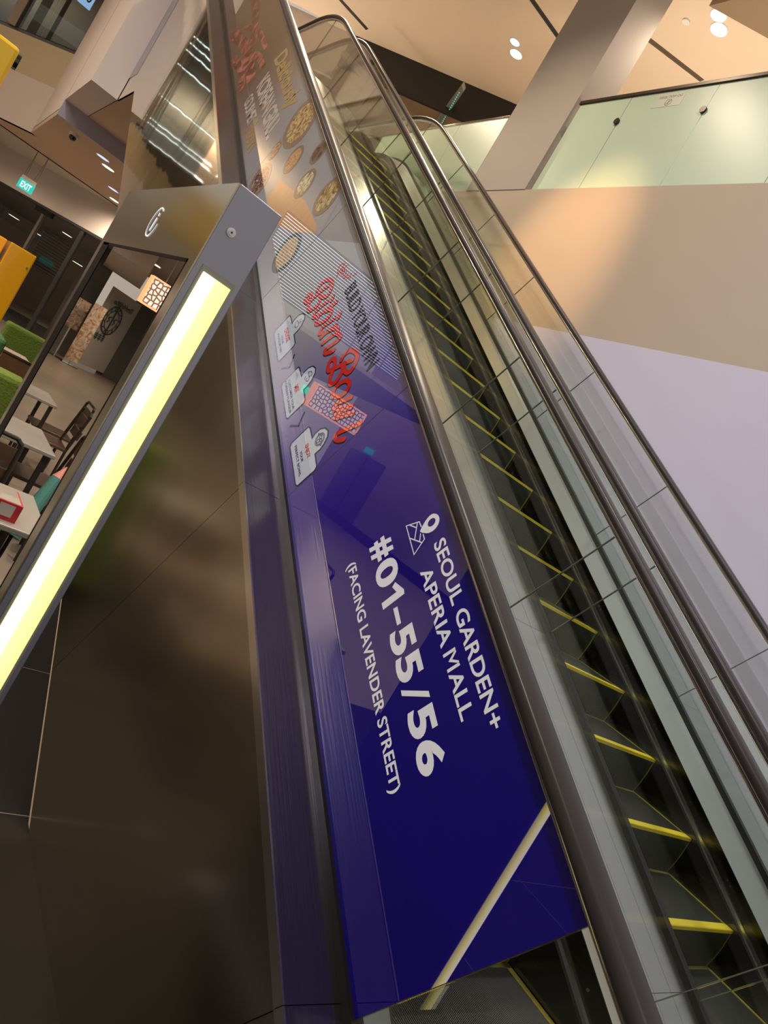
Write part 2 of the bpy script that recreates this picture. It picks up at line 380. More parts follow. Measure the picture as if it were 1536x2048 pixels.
# ================================================================ banner stuck on the near glass
TR = {"bibim":[[[-2.915,0.5751],[-2.9289,0.5926],[-2.9261,0.6251],[-2.9033,0.6533],[-2.8689,0.6658],[-2.8347,0.6605],[-2.8119,0.6385],[-2.8102,0.6158],[-2.8312,0.5973],[-2.8585,0.5861]],[[-2.8641,0.6423],[-2.8762,0.6156],[-2.8859,0.5781],[-2.8925,0.5395],[-2.9053,0.5082],[-2.9287,0.4969],[-2.9474,0.5017],[-2.9527,0.5196],[-2.9391,0.5359],[-2.9202,0.5343],[-2.918,0.5205]],[[-2.8487,0.5843],[-2.8231,0.5731],[-2.8147,0.552],[-2.823,0.5273],[-2.8343,0.5094],[-2.8597,0.5054],[-2.8874,0.5185],[-2.8925,0.5395]],[[-2.7682,0.6172],[-2.7804,0.578],[-2.7825,0.5461],[-2.7724,0.5265],[-2.7544,0.5314],[-2.7369,0.5571]],[[-2.7627,0.6539],[-2.7494,0.6387]],[[-2.7059,0.6625],[-2.7106,0.6341],[-2.7288,0.5874],[-2.7339,0.5534],[-2.7177,0.5328],[-2.6972,0.5339],[-2.6774,0.5556],[-2.6636,0.5875],[-2.6654,0.6127],[-2.6802,0.6249],[-2.702,0.6199],[-2.7157,0.5975]],[[-2.6178,0.6322],[-2.6267,0.5988],[-2.6371,0.5668],[-2.6305,0.5422],[-2.6171,0.5381],[-2.6044,0.5544]],[[-2.6104,0.667],[-2.5963,0.6505]],[[-2.5662,0.6322],[-2.5729,0.6065],[-2.5829,0.5719],[-2.5855,0.54]],[[-2.5828,0.5749],[-2.564,0.6107],[-2.543,0.6305],[-2.5243,0.634],[-2.5204,0.6198],[-2.5299,0.5858],[-2.5383,0.5434]],[[-2.5268,0.5912],[-2.5146,0.6216],[-2.4845,0.6375],[-2.4692,0.6358],[-2.4667,0.6177],[-2.4786,0.5816],[-2.4849,0.5499],[-2.4723,0.543],[-2.4581,0.5507],[-2.441,0.5741],[-2.4338,0.5904]]],"bowl":[[[-2.3392,0.6149],[-2.3508,0.6361],[-2.345,0.6628],[-2.3222,0.6822],[-2.2885,0.6927],[-2.2607,0.6863],[-2.2412,0.6669],[-2.2326,0.6439],[-2.2405,0.6275],[-2.2639,0.6189],[-2.2906,0.6201]],[[-2.2812,0.6654],[-2.2951,0.6425],[-2.3161,0.6007],[-2.3362,0.5639],[-2.3464,0.5436],[-2.3685,0.5416],[-2.3893,0.5521],[-2.3937,0.5691],[-2.3802,0.584],[-2.3566,0.5808],[-2.3391,0.5677]],[[-2.2976,0.6139],[-2.275,0.606],[-2.2593,0.5857],[-2.2533,0.5628],[-2.2628,0.5398],[-2.2812,0.534],[-2.3028,0.543],[-2.3231,0.5597]],[[-2.2226,0.5534],[-2.2057,0.5376],[-2.1813,0.545],[-2.1578,0.5705],[-2.1507,0.599],[-2.1633,0.6211],[-2.1848,0.6258],[-2.2087,0.6116],[-2.2231,0.5812],[-2.2226,0.5565]],[[-2.0992,0.6186],[-2.1113,0.5963],[-2.1309,0.5588],[-2.134,0.5338],[-2.1193,0.5293],[-2.1042,0.5473],[-2.0822,0.5782],[-2.0543,0.61]],[[-2.0531,0.6098],[-2.0765,0.5652],[-2.0854,0.5314],[-2.0736,0.5275],[-2.0602,0.5441],[-2.0414,0.5753],[-2.0157,0.61]],[[-1.9407,0.6294],[-1.9565,0.5966],[-1.978,0.55],[-1.991,0.5179],[-1.9867,0.5068],[-1.9706,0.5064],[-1.9507,0.5212],[-1.9353,0.5437]]],"new":[[[-2.8649,0.6953],[-2.8786,0.7092],[-2.8953,0.7475]],[[-2.8889,0.705],[-2.9144,0.7198],[-2.9124,0.7417],[-2.8948,0.7537]],[[-2.8953,0.7475],[-2.8736,0.7303],[-2.8619,0.7121]],[[-2.8619,0.7121],[-2.8691,0.745],[-2.8706,0.7672]],[[-2.8409,0.7296],[-2.8461,0.7463],[-2.8523,0.7508],[-2.8567,0.7361],[-2.848,0.7217],[-2.8313,0.7276]],[[-2.8295,0.7521],[-2.8182,0.731],[-2.8053,0.7313],[-2.807,0.7533]],[[-2.8034,0.7587],[-2.795,0.7415],[-2.7823,0.7418],[-2.7811,0.7599]],[[-2.7867,0.7703],[-2.7687,0.7571]],[[-2.7568,0.7968],[-2.7581,0.776]],[[-2.7564,0.7544],[-2.7532,0.7552]]],"bubble":[[[-2.1563,0.3867],[-2.1441,0.3933],[-2.0806,0.3951],[-2.0898,0.4151],[-2.0885,0.443],[-2.0717,0.4677],[-2.0452,0.479],[-2.0193,0.4712],[-1.9996,0.4456],[-1.9915,0.4222],[-1.9923,0.3948],[-1.9276,0.3928],[-1.9169,0.3813],[-1.9183,0.2819],[-1.9292,0.2737],[-2.1416,0.2723],[-2.1571,0.2836]]],"pin":[[[-1.3363,0.7405],[-1.3496,0.7563],[-1.361,0.7781],[-1.3634,0.7996],[-1.3482,0.8154],[-1.3301,0.8173],[-1.3151,0.8075],[-1.308,0.7874],[-1.3131,0.766]]],"pinhole":[[[-1.3382,0.7892],[-1.3366,0.7732],[-1.3397,0.8051]]],"map":[[[-1.3918,0.7018],[-1.3716,0.7497],[-1.3509,0.7514]],[[-1.3212,0.7503],[-1.3038,0.7502],[-1.2804,0.7016],[-1.3918,0.7018]],[[-1.3413,0.7035],[-1.2989,0.7384]],[[-1.3734,0.7423],[-1.3278,0.7182]],[[-1.3297,0.7424],[-1.3075,0.7319]],[[-1.3836,0.7157],[-1.361,0.7333]]],"board":[[[-4.2197,0.3691],[-4.2747,0.4925],[-3.7376,0.6288],[-3.6211,0.6171],[-3.3595,0.653],[-3.8112,0.4637],[-4.0878,0.3714]]]}
def PW(u, h, x=1.357):          # banner coordinates: u runs down the slope, h across it
    y, z = SH(-u, h); return (x, y, z)
def grad_mat():
    m, n, l, p = nt('banner_print'); p.inputs['Roughness'].default_value = 0.006; p.inputs['Coat Weight'].default_value = 1.0; p.inputs['Coat Roughness'].default_value = 0.0; p.inputs['Specular IOR Level'].default_value = 0.8
    tc = n.new('ShaderNodeTexCoord'); sx = n.new('ShaderNodeSeparateXYZ'); l.new(tc.outputs['Object'], sx.inputs[0])
    a = n.new('ShaderNodeMath'); a.operation = 'MULTIPLY'; a.inputs[1].default_value = c30; l.new(sx.outputs['Y'], a.inputs[0])
    b = n.new('ShaderNodeMath'); b.operation = 'MULTIPLY_ADD'; b.inputs[1].default_value = s30; l.new(sx.outputs['Z'], b.inputs[0]); l.new(a.outputs[0], b.inputs[2])
    o1 = n.new('ShaderNodeMath'); o1.operation = 'ADD'; o1.inputs[1].default_value = 1.0; l.new(b.outputs[0], o1.inputs[0])
    d = n.new('ShaderNodeMath'); d.operation = 'DIVIDE'; d.inputs[1].default_value = 12.0; l.new(o1.outputs[0], d.inputs[0])
    r = n.new('ShaderNodeValToRGB'); e = r.color_ramp.elements
    e[0].position = 0; e[0].color = (0.004, 0.0, 0.150, 1); e[1].position = 1; e[1].color = (0.09, 0.075, 0.06, 1)
    for pos, c in ((.105, (0.006, 0.001, 0.18)), (.145, (0.03, 0.014, 0.26)), (.175, (0.08, 0.07, 0.30)), (.205, (0.17, 0.175, 0.32)), (.235, (0.25, 0.28, 0.33)), (.36, (0.26, 0.295, 0.33)), (.42, (0.25, 0.265, 0.29)), (.47, (0.18, 0.14, 0.12)), (.52, (0.10, 0.065, 0.045))):
        x = e.new(pos); x.color = (*c, 1)
    l.new(d.outputs[0], r.inputs[0]); l.new(r.outputs[0], p.inputs['Base Color']); return m
pk = dict(rough=0.006, coat=1.0, spec=.8)
M['print'] = grad_mat()
M['p_white'] = mat('print_white', (0.80, 0.86, 0.97), **pk); M['p_red'] = mat('print_red', (0.50, 0.012, 0.015), **pk)
M['p_dark'] = mat('print_black', (0.006, 0.006, 0.008), rough=.006, coat=.5); M['p_navy'] = mat('print_navy', (0.006, 0.007, 0.06), rough=.006, coat=.5)
M['p_pale'] = mat('print_pale_blue', (0.46, 0.55, 0.68), **pk); M['p_gold'] = mat('print_gold', (0.38, 0.27, 0.11), **pk)
M['p_cream'] = mat('print_offwhite', (0.50, 0.46, 0.42), **pk)
def food(name, c1, c2, c3, scale):
    m, n, l, p = nt(name); p.inputs['Roughness'].default_value = .03; p.inputs['Coat Weight'].default_value = .6
    tc = n.new('ShaderNodeTexCoord'); t = n.new('ShaderNodeTexNoise'); t.inputs['Scale'].default_value = scale; t.inputs['Detail'].default_value = 5; t.inputs['Distortion'].default_value = 2.5
    l.new(tc.outputs['Object'], t.inputs[0]); r = n.new('ShaderNodeValToRGB'); e = r.color_ramp.elements
    e[0].position = .36; e[0].color = (*c1, 1); e[1].position = .62; e[1].color = (*c3, 1); x = e.new(.5); x.color = (*c2, 1)
    l.new(t.outputs['Fac'], r.inputs[0]); l.new(r.outputs[0], p.inputs['Base Color']); return m
FOOD = [food('food_noodle', (.16, .09, .03), (.36, .25, .10), (.52, .42, .24), 18), food('food_rice', (.30, .13, .05), (.45, .26, .12), (.55, .38, .22), 45),
        food('food_sauce', (.05, .03, .02), (.12, .07, .05), (.16, .12, .09), 12), food('food_sprout', (.14, .07, .03), (.32, .20, .10), (.45, .35, .22), 25),
        food('food_dark', (.03, .01, .012), (.13, .05, .04), (.40, .30, .26), 20), food('food_egg', (.16, .14, .06), (.38, .36, .22), (.60, .58, .46), 16),
        food('food_salad', (.14, .07, .02), (.30, .24, .10), (.50, .44, .28), 20), food('food_grain', (.20, .11, .04), (.42, .30, .14), (.55, .42, .22), 60)]
M['wood_p'] = mat('print_wood', (0.50, 0.30, 0.15), noise=.2, nscale=6, bscale=(1, 12, 2), **pk)
M['meat'] = food('food_meat', (.05, .02, .015), (.16, .04, .03), (.40, .14, .10), 5)
M['bowlm'] = mat('print_bowl_rim', (0.20, 0.15, 0.12), **pk); M['bowlt'] = mat('print_bowl_teal', (0.05, 0.08, 0.09), **pk)
BAN = empty('advertising_banner', PW(-1.0, .5), 'long blue and grey printed banner covering the near escalator glass', 'banner')
mb = MB()
for a, b in zip([.272] + SEAMS[2:], SEAMS[2:]):
    if a > 10.3: break
    b = min(b, 10.26); mb.prism([PW(-a - .0018, .213), PW(-b + .0018, .213), PW(-b + .0018, .868), PW(-a - .0018, .868)], (.0018, 0, 0), M['print'])
mb.build('banner_sheet', BAN)
for a in SEAMS[2:8]:
    mb = MB(); mb.prism([PW(-a - .0018, .213, 1.3568), PW(-a + .0018, .213, 1.3568), PW(-a + .0018, .868, 1.3568), PW(-a - .0018, .868, 1.3568)], (.0015, 0, 0), M['seam']); mb.build('banner_joint', BAN)
def smooth_pts(p, n=6):
    if len(p) < 3: return p
    q = [p[0]] + p + [p[-1]]; out = []
    for i in range(1, len(q) - 2):
        a, b, c, d = q[i - 1], q[i], q[i + 1], q[i + 2]
        for k in range(n):
            t = k / n; f = lambda j: .5 * (2 * b[j] + (c[j] - a[j]) * t + (2 * a[j] - 5 * b[j] + 4 * c[j] - d[j]) * t * t + (3 * b[j] - a[j] - 3 * c[j] + d[j]) * t ** 3)
            out.append((f(0), f(1)))
    return out + [tuple(p[-1])]
def ribbon(mb, pts, wd, m, x, closed=False, sm=True, M_=PW, dx=0.0):
    p = smooth_pts([tuple(a) for a in pts]) if sm else [tuple(a) for a in pts]
    q = [p[0]]
    for a in p[1:]:
        if (a[0] - q[-1][0]) ** 2 + (a[1] - q[-1][1]) ** 2 > 1e-10: q.append(a)
    p = q; n = len(p); w = wd / 2; L = []; Rr = []
    if n < 2: p = p + [(p[0][0] + 1e-4, p[0][1])]; n = 2
    for i in range(n):
        a = p[i - 1] if (i or closed) else p[0]; b = p[(i + 1) % n] if (i < n - 1 or closed) else p[-1]; c = p[i]
        d1 = Vector((c[0] - a[0], c[1] - a[1])); d2 = Vector((b[0] - c[0], b[1] - c[1]))
        d1 = d1.normalized() if d1.length > 1e-9 else d2.normalized(); d2 = d2.normalized() if d2.length > 1e-9 else d1
        t = d1 + d2; t = t.normalized() if t.length > 1e-6 else d1; k = min(1.6, 1 / max(.3, t.dot(d1))); nn = Vector((-t.y, t.x)) * (w * k)
        L.append((c[0] + nn.x, c[1] + nn.y)); Rr.append((c[0] - nn.x, c[1] - nn.y))
    st = 3e-6; vs = []; fs = []
    for i in range(n): xx = x - st * i; vs += [M_(*L[i], xx), M_(*Rr[i], xx)]
    for i in range(n - 1): fs.append((2 * i, 2 * i + 1, 2 * i + 3, 2 * i + 2))
    if closed: fs.append((2 * n - 2, 2 * n - 1, 1, 0))
    mb.add(vs, fs, m)
    if not closed:
        for i, j, s in ((0, 1, -1), (n - 1, n - 2, 1)):          # round ends
            d = Vector((p[i][0] - p[j][0], p[i][1] - p[j][1])).normalized(); a0 = math.atan2(d.y, d.x) - PI / 2; c = p[i]; xx = x - st * i
            mb.add([M_(c[0] + w * math.cos(a0 + PI * k / 8), c[1] + w * math.sin(a0 + PI * k / 8), xx) for k in range(9)], [tuple(range(9))], m)
def fill(mb, pts, m, x, M_=PW, dx=.0004): mb.prism([M_(u, h, x) for u, h in pts], (dx, 0, 0), m)
def text_mesh(body, bold=0.0, shear=0.0, space=1.0):
    cu = bpy.data.curves.new('t', 'FONT'); cu.body = body; cu.size = 1; cu.offset = bold; cu.shear = shear; cu.space_character = space; cu.resolution_u = 5
    ob = bpy.data.objects.new('t', cu); bpy.context.scene.collection.objects.link(ob)
    bpy.context.view_layer.update(); dg = bpy.context.evaluated_depsgraph_get()
    me = bpy.data.meshes.new_from_object(ob.evaluated_get(dg)); v = [tuple(a.co) for a in me.vertices]; f = [tuple(p.vertices) for p in me.polygons]
    bpy.data.objects.remove(ob); bpy.data.curves.remove(cu); bpy.data.meshes.remove(me); return v, f
def write(mb, body, u0, u1, h0, h1, m, x=1.3562, bold=.02, shear=0., space=1., M_=PW):
    v, f = text_mesh(body, bold, shear, space)
    if not v: return
    xs = [a[0] for a in v]; ys = [a[1] for a in v]; X0, X1, Y0, Y1 = min(xs), max(xs), min(ys), max(ys)
    mb.add([M_(u0 + (a[0] - X0) / (X1 - X0) * (u1 - u0), h0 + (a[1] - Y0) / (Y1 - Y0) * (h1 - h0), x) for a in v], f, m)
def words(name, body, *a, **k): mb = MB(); write(mb, body, *a, **k); return mb.build(name, BAN)
words('lettering', 'SEOUL GARDEN+', -1.266, -.697, .773, .816, M['p_white'], bold=.018)
mb = MB(); write(mb, 'APERIA', -1.212, -.960, .705, .747, M['p_white'], bold=.018)
for pl in (((-.942, .705), (-.942, .747), (-.933, .747), (-.933, .705)), ((-.898, .705), (-.898, .747), (-.889, .747), (-.889, .705)), ((-.936, .747), (-.9155, .716), (-.9155, .729), (-.9285, .747)), ((-.895, .747), (-.9155, .716), (-.9155, .729), (-.9025, .747))):
    mb.add([PW(u, h, 1.3562) for u, h in pl], [(0, 1, 2, 3)], M['p_white'])
write(mb, 'ALL', -.883, -.755, .705, .747, M['p_white'], bold=.018); mb.build('lettering', BAN)
mb = MB()
for ch, a, b in (('#', -1.421, -1.345), ('0', -1.336, -1.246), ('5', -1.095, -1.018), ('5', -1.011, -.934), ('5', -.853, -.775), ('6', -.765, -.680)):
    write(mb, ch, a, b, .547, .637, M['p_white'], bold=.035)
for pl in (((-1.2314, .5992), (-1.2406, .6137), (-1.1986, .6377), (-1.184, .6354), (-1.1829, .5488), (-1.2061, .5486), (-1.2073, .6099)),
           ((-1.1639, .5849), (-1.1618, .6013), (-1.1057, .6005), (-1.1066, .5849)), ((-.9233, .5486), (-.8761, .6352), (-.8592, .6348), (-.9074, .5476))):
    mb.add([PW(u, h, 1.3562) for u, h in pl], [tuple(range(len(pl)))], M['p_white'])
mb.build('lettering', BAN)
words('lettering', '(FACING LAVENDER STREET)', -1.416, -.686, .436, .484, M['p_white'], bold=.02)
words('lettering', 'BUILD YOUR OWN', -2.718, -2.150, .711, .783, M['p_dark'], bold=.02, space=.9)
# pin and folded map icon
mb = MB(); pin = smooth_pts([tuple(a) for a in TR['pin'][0]], 4); hc = TR['pinhole'][0][0]; k = 24
hole = [(hc[0] + .0125 * math.cos(2 * PI * j / k), hc[1] + .0150 * math.sin(2 * PI * j / k)) for j in range(k)]
outer = []
for (hx, hy) in hole:                                # ray out of the hole to the outline
    d = Vector((hx - hc[0], hy - hc[1])).normalized(); best = None
    for a, b in zip(pin, pin[1:] + pin[:1]):
        e = Vector((b[0] - a[0], b[1] - a[1])); r = Vector((a[0] - hc[0], a[1] - hc[1])); den = d.x * e.y - d.y * e.x
        if abs(den) < 1e-9: continue
        t = (r.x * e.y - r.y * e.x) / den; s_ = (r.x * d.y - r.y * d.x) / den
        if t > 0 and -1e-6 <= s_ <= 1 + 1e-6 and (best is None or t > best): best = t
    outer.append((hc[0] + d.x * (best or .02), hc[1] + d.y * (best or .02)))
for j in range(k): fill(mb, [hole[j], outer[j], outer[(j + 1) % k], hole[(j + 1) % k]], M['p_white'], 1.3560)
mb.build('location_pin', BAN)
mb = MB()
for s_ in TR['map']: ribbon(mb, s_, .0035, M['p_white'], 1.3563, sm=False)
mb.build('folded_map', BAN)
# red script title with its dark drop edge
for nm, wd in (('bibim', .0205), ('bowl', .0215)):
    mb = MB()
    for i, s_ in enumerate(TR[nm]):
        ribbon(mb, [(a[0] + .004, a[1] - .003) for a in s_], wd, M['p_dark'], 1.3566 - i * .00001)
    for i, s_ in enumerate(TR[nm]): ribbon(mb, s_, wd, M['p_red'], 1.3560 - i * .00003)
    mb.build('script_title', BAN)
mb = MB()
for s_ in TR['new']: ribbon(mb, s_, .006, M['p_red'], 1.3562)
mb.build('script_word', BAN)
# three steps with speech shapes
bub = [tuple(a) for a in TR['bubble'][0]]
def icon(mb, u, h, kind):
    q = lambda a, b: (u + a * .034, h + b * .034)
    L = lambda pts, sm=True, wd=.0022: ribbon(mb, [q(*p) for p in pts], wd, M['p_navy'], 1.3555, sm=sm)
    if kind == 0: L([(-.6, .0), (-.5, -.5), (.1, -.7), (.5, -.5), (.6, .0), (-.6, .0)], False); L([(.1, .1), (.3, .5), (.5, .2)]); L([(-.2, .3), (-.1, .7)]); L([(.5, .6), (.6, .9)])
    if kind == 1: L([(-.7, .2), (-.2, .7), (.3, .6), (.2, .1), (-.3, .2), (-.7, .2)]); L([(.2, .2), (.7, -.1), (.3, -.5), (.0, -.2)]); L([(-.5, -.4), (-.1, -.7)])
    if kind == 2:
        for r in (.78, .62): L([(r * 1.0 * math.cos(a * PI / 8), r * math.sin(a * PI / 8)) for a in range(17)])
        for cx_, cy_, r in ((-.2, .2, .2), (.25, .1, .18), (0, -.3, .22)): L([(cx_ + r * math.cos(a * PI / 4), cy_ + r * math.sin(a * PI / 4)) for a in range(9)])
        L([(-.8, .1), (-1.0, .0), (-.8, -.15)]); L([(.8, .1), (1.0, .0), (.8, -.15)])
for du, words_, ic in ((-.7935, [('CHOOSE', -2.883, -2.782, .340, .367, 'r'), ('YOUR', -2.866, -2.802, .315, .327, 'd'), ('FAVOURITES', -2.906, -2.758, .294, .306, 'd')], 0),
                       (-.392, [('MIX', -2.452, -2.406, .344, .371, 'r'), ('CUSTOMISE YOUR', -2.529, -2.329, .316, .329, 'd'), ('KOREAN FLAVOUR', -2.542, -2.324, .295, .308, 'd')], 1),
                       (0, [('ENJOY', -2.077, -2.001, .347, .372, 'r'), ('YOUR', -2.071, -2.011, .320, .332, 'd'), ('PERFECT BOWL', -2.123, -1.952, .297, .310, 'd')], 2)):
    pts = [(a[0] + du, a[1]) for a in bub]
    mb = MB(); fill(mb, pts, M['p_pale'], 1.3565); ribbon(mb, pts, .0058, M['p_navy'], 1.3561, closed=True, sm=False); icon(mb, -2.040 + du, .432, ic)
    for t_, a, b, c, d, k_ in words_: write(mb, t_, a, b, c, d, M['p_red'] if k_ == 'r' else M['p_navy'], x=1.3559, bold=.03 if k_ == 'r' else .015)
    mb.build('speech_shape', BAN)
for du in (0, -.394):
    mb = MB(); ribbon(mb, [(-2.2547 + du, .2905), (-2.2135 + du, .3342), (-2.2546 + du, .3768)], .009, M['p_navy'], 1.3562, sm=False); mb.build('chevron', BAN)
# food pictures
bowls = [(-4.62, .735, .150), (-4.30, .62, .083), (-4.055, .795, .068), (-4.675, .50, .060), (-4.545, .335, .105), (-3.905, .655, .082), (-3.55, .765, .098), (-3.47, .44, .105)]
mb = MB(); fill(mb, [tuple(a) for a in TR['board'][0]][:2] + [(-3.74, .63), (-3.42, .66), (-3.36, .64), (-3.60, .50), (-3.9, .38)], M['wood_p'], 1.3566); mb.build('serving_board_picture', BAN)
for i, (u, h, r) in enumerate(bowls):
    mb = MB(); k = 36; el = 1.25 if i in (0, 4) else 1.0
    c_ = lambda rr: [(u + rr * el * math.cos(2 * PI * j / k), h + rr * math.sin(2 * PI * j / k)) for j in range(k)]
    fill(mb, c_(r * 1.12), M['bowlt'] if i == 7 else M['bowlm'], 1.3563 - i * .00003); fill(mb, c_(r * .86), FOOD[i], 1.3559 - i * .00003)
    mb.build('food_bowl_picture', BAN)
mb = MB()
for i, (u0, h0, u1, h1, wd) in enumerate([(-7.9, .30, -6.3, .42, .11), (-8.3, .62, -6.9, .50, .10), (-7.2, .25, -6.35, .30, .09), (-9.4, .5, -8.3, .72, .14), (-7.6, .45, -6.5, .62, .05), (-6.9, .4, -6.2, .55, .06)]):
    ribbon(mb, [(u0, h0), ((u0 + u1) / 2, (h0 + h1) / 2 + .05), (u1, h1)], wd, M['meat'], 1.3566 - i * .00004)
mb.build('meat_picture', BAN)
words('lettering', 'Deliciously', -6.04, -4.94, .62, .80, M['p_gold'], bold=.03, shear=.35, space=.85)
words('lettering', 'KOREAN GRILL', -5.97, -4.94, .445, .598, M['p_cream'], bold=.03, space=.8)
words('lettering', 'GOURMET', -5.99, -5.50, .30, .408, M['p_cream'], bold=.02, space=.8)
words('lettering', 'Flavours', -5.48, -5.08, .265, .41, M['p_gold'], bold=.02, shear=.3, space=.85)
# ================================================================ information totem
TX0, TX1, TY0, TY1, TZ = .374, .4712, 1.356, 2.232, .322
M['tot_side'] = mat('totem_steel_olive', (0.40, 0.385, 0.31), 0.24, metal=1, bump=.02, nscale=2)
M['tot_edge'] = mat('totem_edge_slate', (0.31, 0.33, 0.42), 0.34, metal=.75)
M['tot_frame'] = mat('totem_lamp_frame', (0.30, 0.31, 0.28), 0.35, metal=.4)
M['screen'] = mat('screen_glass_black', (0.10, 0.10, 0.10), 0.0, metal=1)
M['screen'].node_tree.nodes['Principled BSDF'].inputs['Base Color'].default_value = (.62, .60, .56, 1)
def strip_mat():
    m, n, l, p = nt('lamp_diffuser'); p.inputs['Base Color'].default_value = (.9, .8, .5, 1)
    tc = n.new('ShaderNodeTexCoord'); sx = n.new('ShaderNodeSeparateXYZ'); l.new(tc.outputs['Generated'], sx.inputs[0])
    r = n.new('ShaderNodeValToRGB'); e = r.color_ramp.elements
    e[0].position = 0; e[0].color = (1.0, .85, .4, 1); e[1].position = 1; e[1].color = (.45, .37, .085, 1)
    for ps, c in ((.10, (1, .93, .7)), (.30, (1, .88, .5)), (.5, (1, .85, .13)), (.78, (.7, .55, .10))): x = e.new(ps); x.color = (*c, 1)
    l.new(sx.outputs['X'], r.inputs[0]); l.new(r.outputs[0], p.inputs['Emission Color']); p.inputs['Emission Strength'].default_value = 3.0; return m
M['strip_l'] = strip_mat()
T = empty('information_totem', (.42, 1.8, FL), 'tall steel directory totem with a glossy screen and a glowing yellow edge strip', 'sign')
mb = MB(); mb.box(TX0 + .003, TX1, TY0, TY1, FL, TZ, M['tot_edge']); mb.build('body', T, bevel=.002)
mb = MB()
SY0, SY1, SZT = 1.398, 2.192, .163
mb.box(TX0, TX0 + .003, TY0 + .001, SY0, FL + .05, TZ - .001, M['tot_side']); mb.box(TX0, TX0 + .003, SY1, TY1, FL + .05, TZ - .001, M['tot_side'])
mb.box(TX0, TX0 + .003, SY0, SY1, SZT, TZ - .001, M['tot_side']); mb.box(TX0, TX0 + .003, SY0, SY1, FL + .05, FL + .45, M['tot_side']); mb.build('face_plate', T)
M['bezel'] = mat('bezel_black', (.006, .006, .006), .5, spec=.1)
mb = MB(); mb.box(TX0 - .0005, TX0 + .004, SY0, SY0 + .006, FL + .45, SZT, M['bezel']); mb.box(TX0 - .0005, TX0 + .004, SY1 - .075, SY1, FL + .45, SZT, M['bezel']); mb.box(TX0 - .0005, TX0 + .004, SY0, SY1, SZT - .007, SZT, M['bezel']); mb.build('screen_bezel', T)
mb = MB(); mb.box(TX0 + .0008, TX0 + .003, SY0 + .006, SY1 - .075, FL + .45, SZT - .007, M['screen']); mb.build('screen', T)
mb = MB(); mb.box(.3895, .4600, TY0 - .002, TY0 + .001, FL + .3, .166, M['tot_frame']); lf = mb.build('lamp_frame', T)
mb = MB(); mb.box(.3955, .4545, TY0 - .004, TY0 - .0018, FL + .32, .1545, M['strip_l']); mb.build('lamp_diffuser', T, bevel=.001)
M['btn'] = mat('lock_white', (.75, .75, .78), .3); M['ilit'] = mat('lit_symbol', (.8, .85, 1), .3, emit=(.75, .82, 1), estr=1.1)
mb = MB(); mb.cyl((.4043, TY0 + .001, .2408), (.4043, TY0 - .003, .2408), .0085, M['btn'], 24); mb.cyl((.4043, TY0 - .003, .2408), (.4043, TY0 - .0045, .2408), .0055, M['btn'], 24); mb.cyl((.4043, TY0 - .0045, .2408), (.4043, TY0 - .005, .2408), .002, M['black'], 12); mb.build('lock', T)
mb = MB()
IM = lambda u, h, x: (x, -u, h)
for j in range(20):
    a0, a1 = 2 * PI * j / 24 + .9, 2 * PI * (j + 1) / 24 + .9
    q = [(math.cos(a) * r) for a in (a0, a1) for r in (1,)]
    ribbon(mb, [(-1.782 + .036 * math.cos(a0), .232 + .036 * math.sin(a0)), (-1.782 + .036 * math.cos(a1), .232 + .036 * math.sin(a1))], .003, M['ilit'], TX0 - .0012, sm=False, M_=IM, dx=.001)
ribbon(mb, [(-1.784, .212), (-1.779, .240)], .007, M['ilit'], TX0 - .0012, sm=False, M_=IM, dx=.001); ribbon(mb, [(-1.777, .250), (-1.777, .252)], .007, M['ilit'], TX0 - .0012, sm=False, M_=IM, dx=.001)
mb.build('information_symbol', T)
mb = MB(); mb.box(.34, .51, 1.32, 2.27, FL, FL + .03, M['tot_edge']); mb.build('base_plate', T)

# ================================================================ shell
mb = MB(); mb.box(-14, 9, -8, 34, FL - .2, FL, M['floor'])
struct('floor', mb)
mb = MB()
M['joint'] = mat('floor_joint_pale', (.16, .15, .14), .5)
for i in range(-9, 9): mb.box(i * 1.2 + .62, i * 1.2 + .624, -6, 18, FL, FL + .0012, M['joint'])
for i in range(-4, 15): mb.box(-8, 8, i * 1.2 + .14, i * 1.2 + .144, FL, FL + .0012, M['joint'])
struct('trim_1', mb)
# upper ceiling: polygon with the slanted edge towards the dark void
cz = 7.0
mb = MB(); mb.prism([(x, y, cz) for x, y in ((-9, -3), (9, -3), (9, 8.95), (6.64, 11.8), (4.53, 14.36), (3.54, 15.25), (2.4, 16.6), (2.4, 34), (-9, 34))], (0, 0, .25), M['ceiling'])
struct('ceiling', mb)
mb = MB(); mb.box(3.3, 4.45, 13.83, 13.93, cz - .003, cz + .01, M['seam']); mb.box(4.6, 6.4, 9.66, 9.75, cz - .003, cz + .01, M['seam'])
struct('trim_2', mb)
M['groove'] = mat('groove_brown', (.10, .07, .05), .6)
mb = MB(); mb.prism([(5.98, 8.20, cz - .003), (6.84, 7.76, cz - .003), (6.86, 7.84, cz - .003), (6.02, 8.28, cz - .003)], (0, 0, .01), M['groove']); struct('trim_3', mb)
mb = MB(); mb.prism([(5.66, 7.04, 6.9), (6.9, 6.02, 6.9), (6.9, 3.5, 6.9), (5.66, 3.5, 6.9)], (0, 0, .12), M['brownceil']); struct('trim_4', mb)
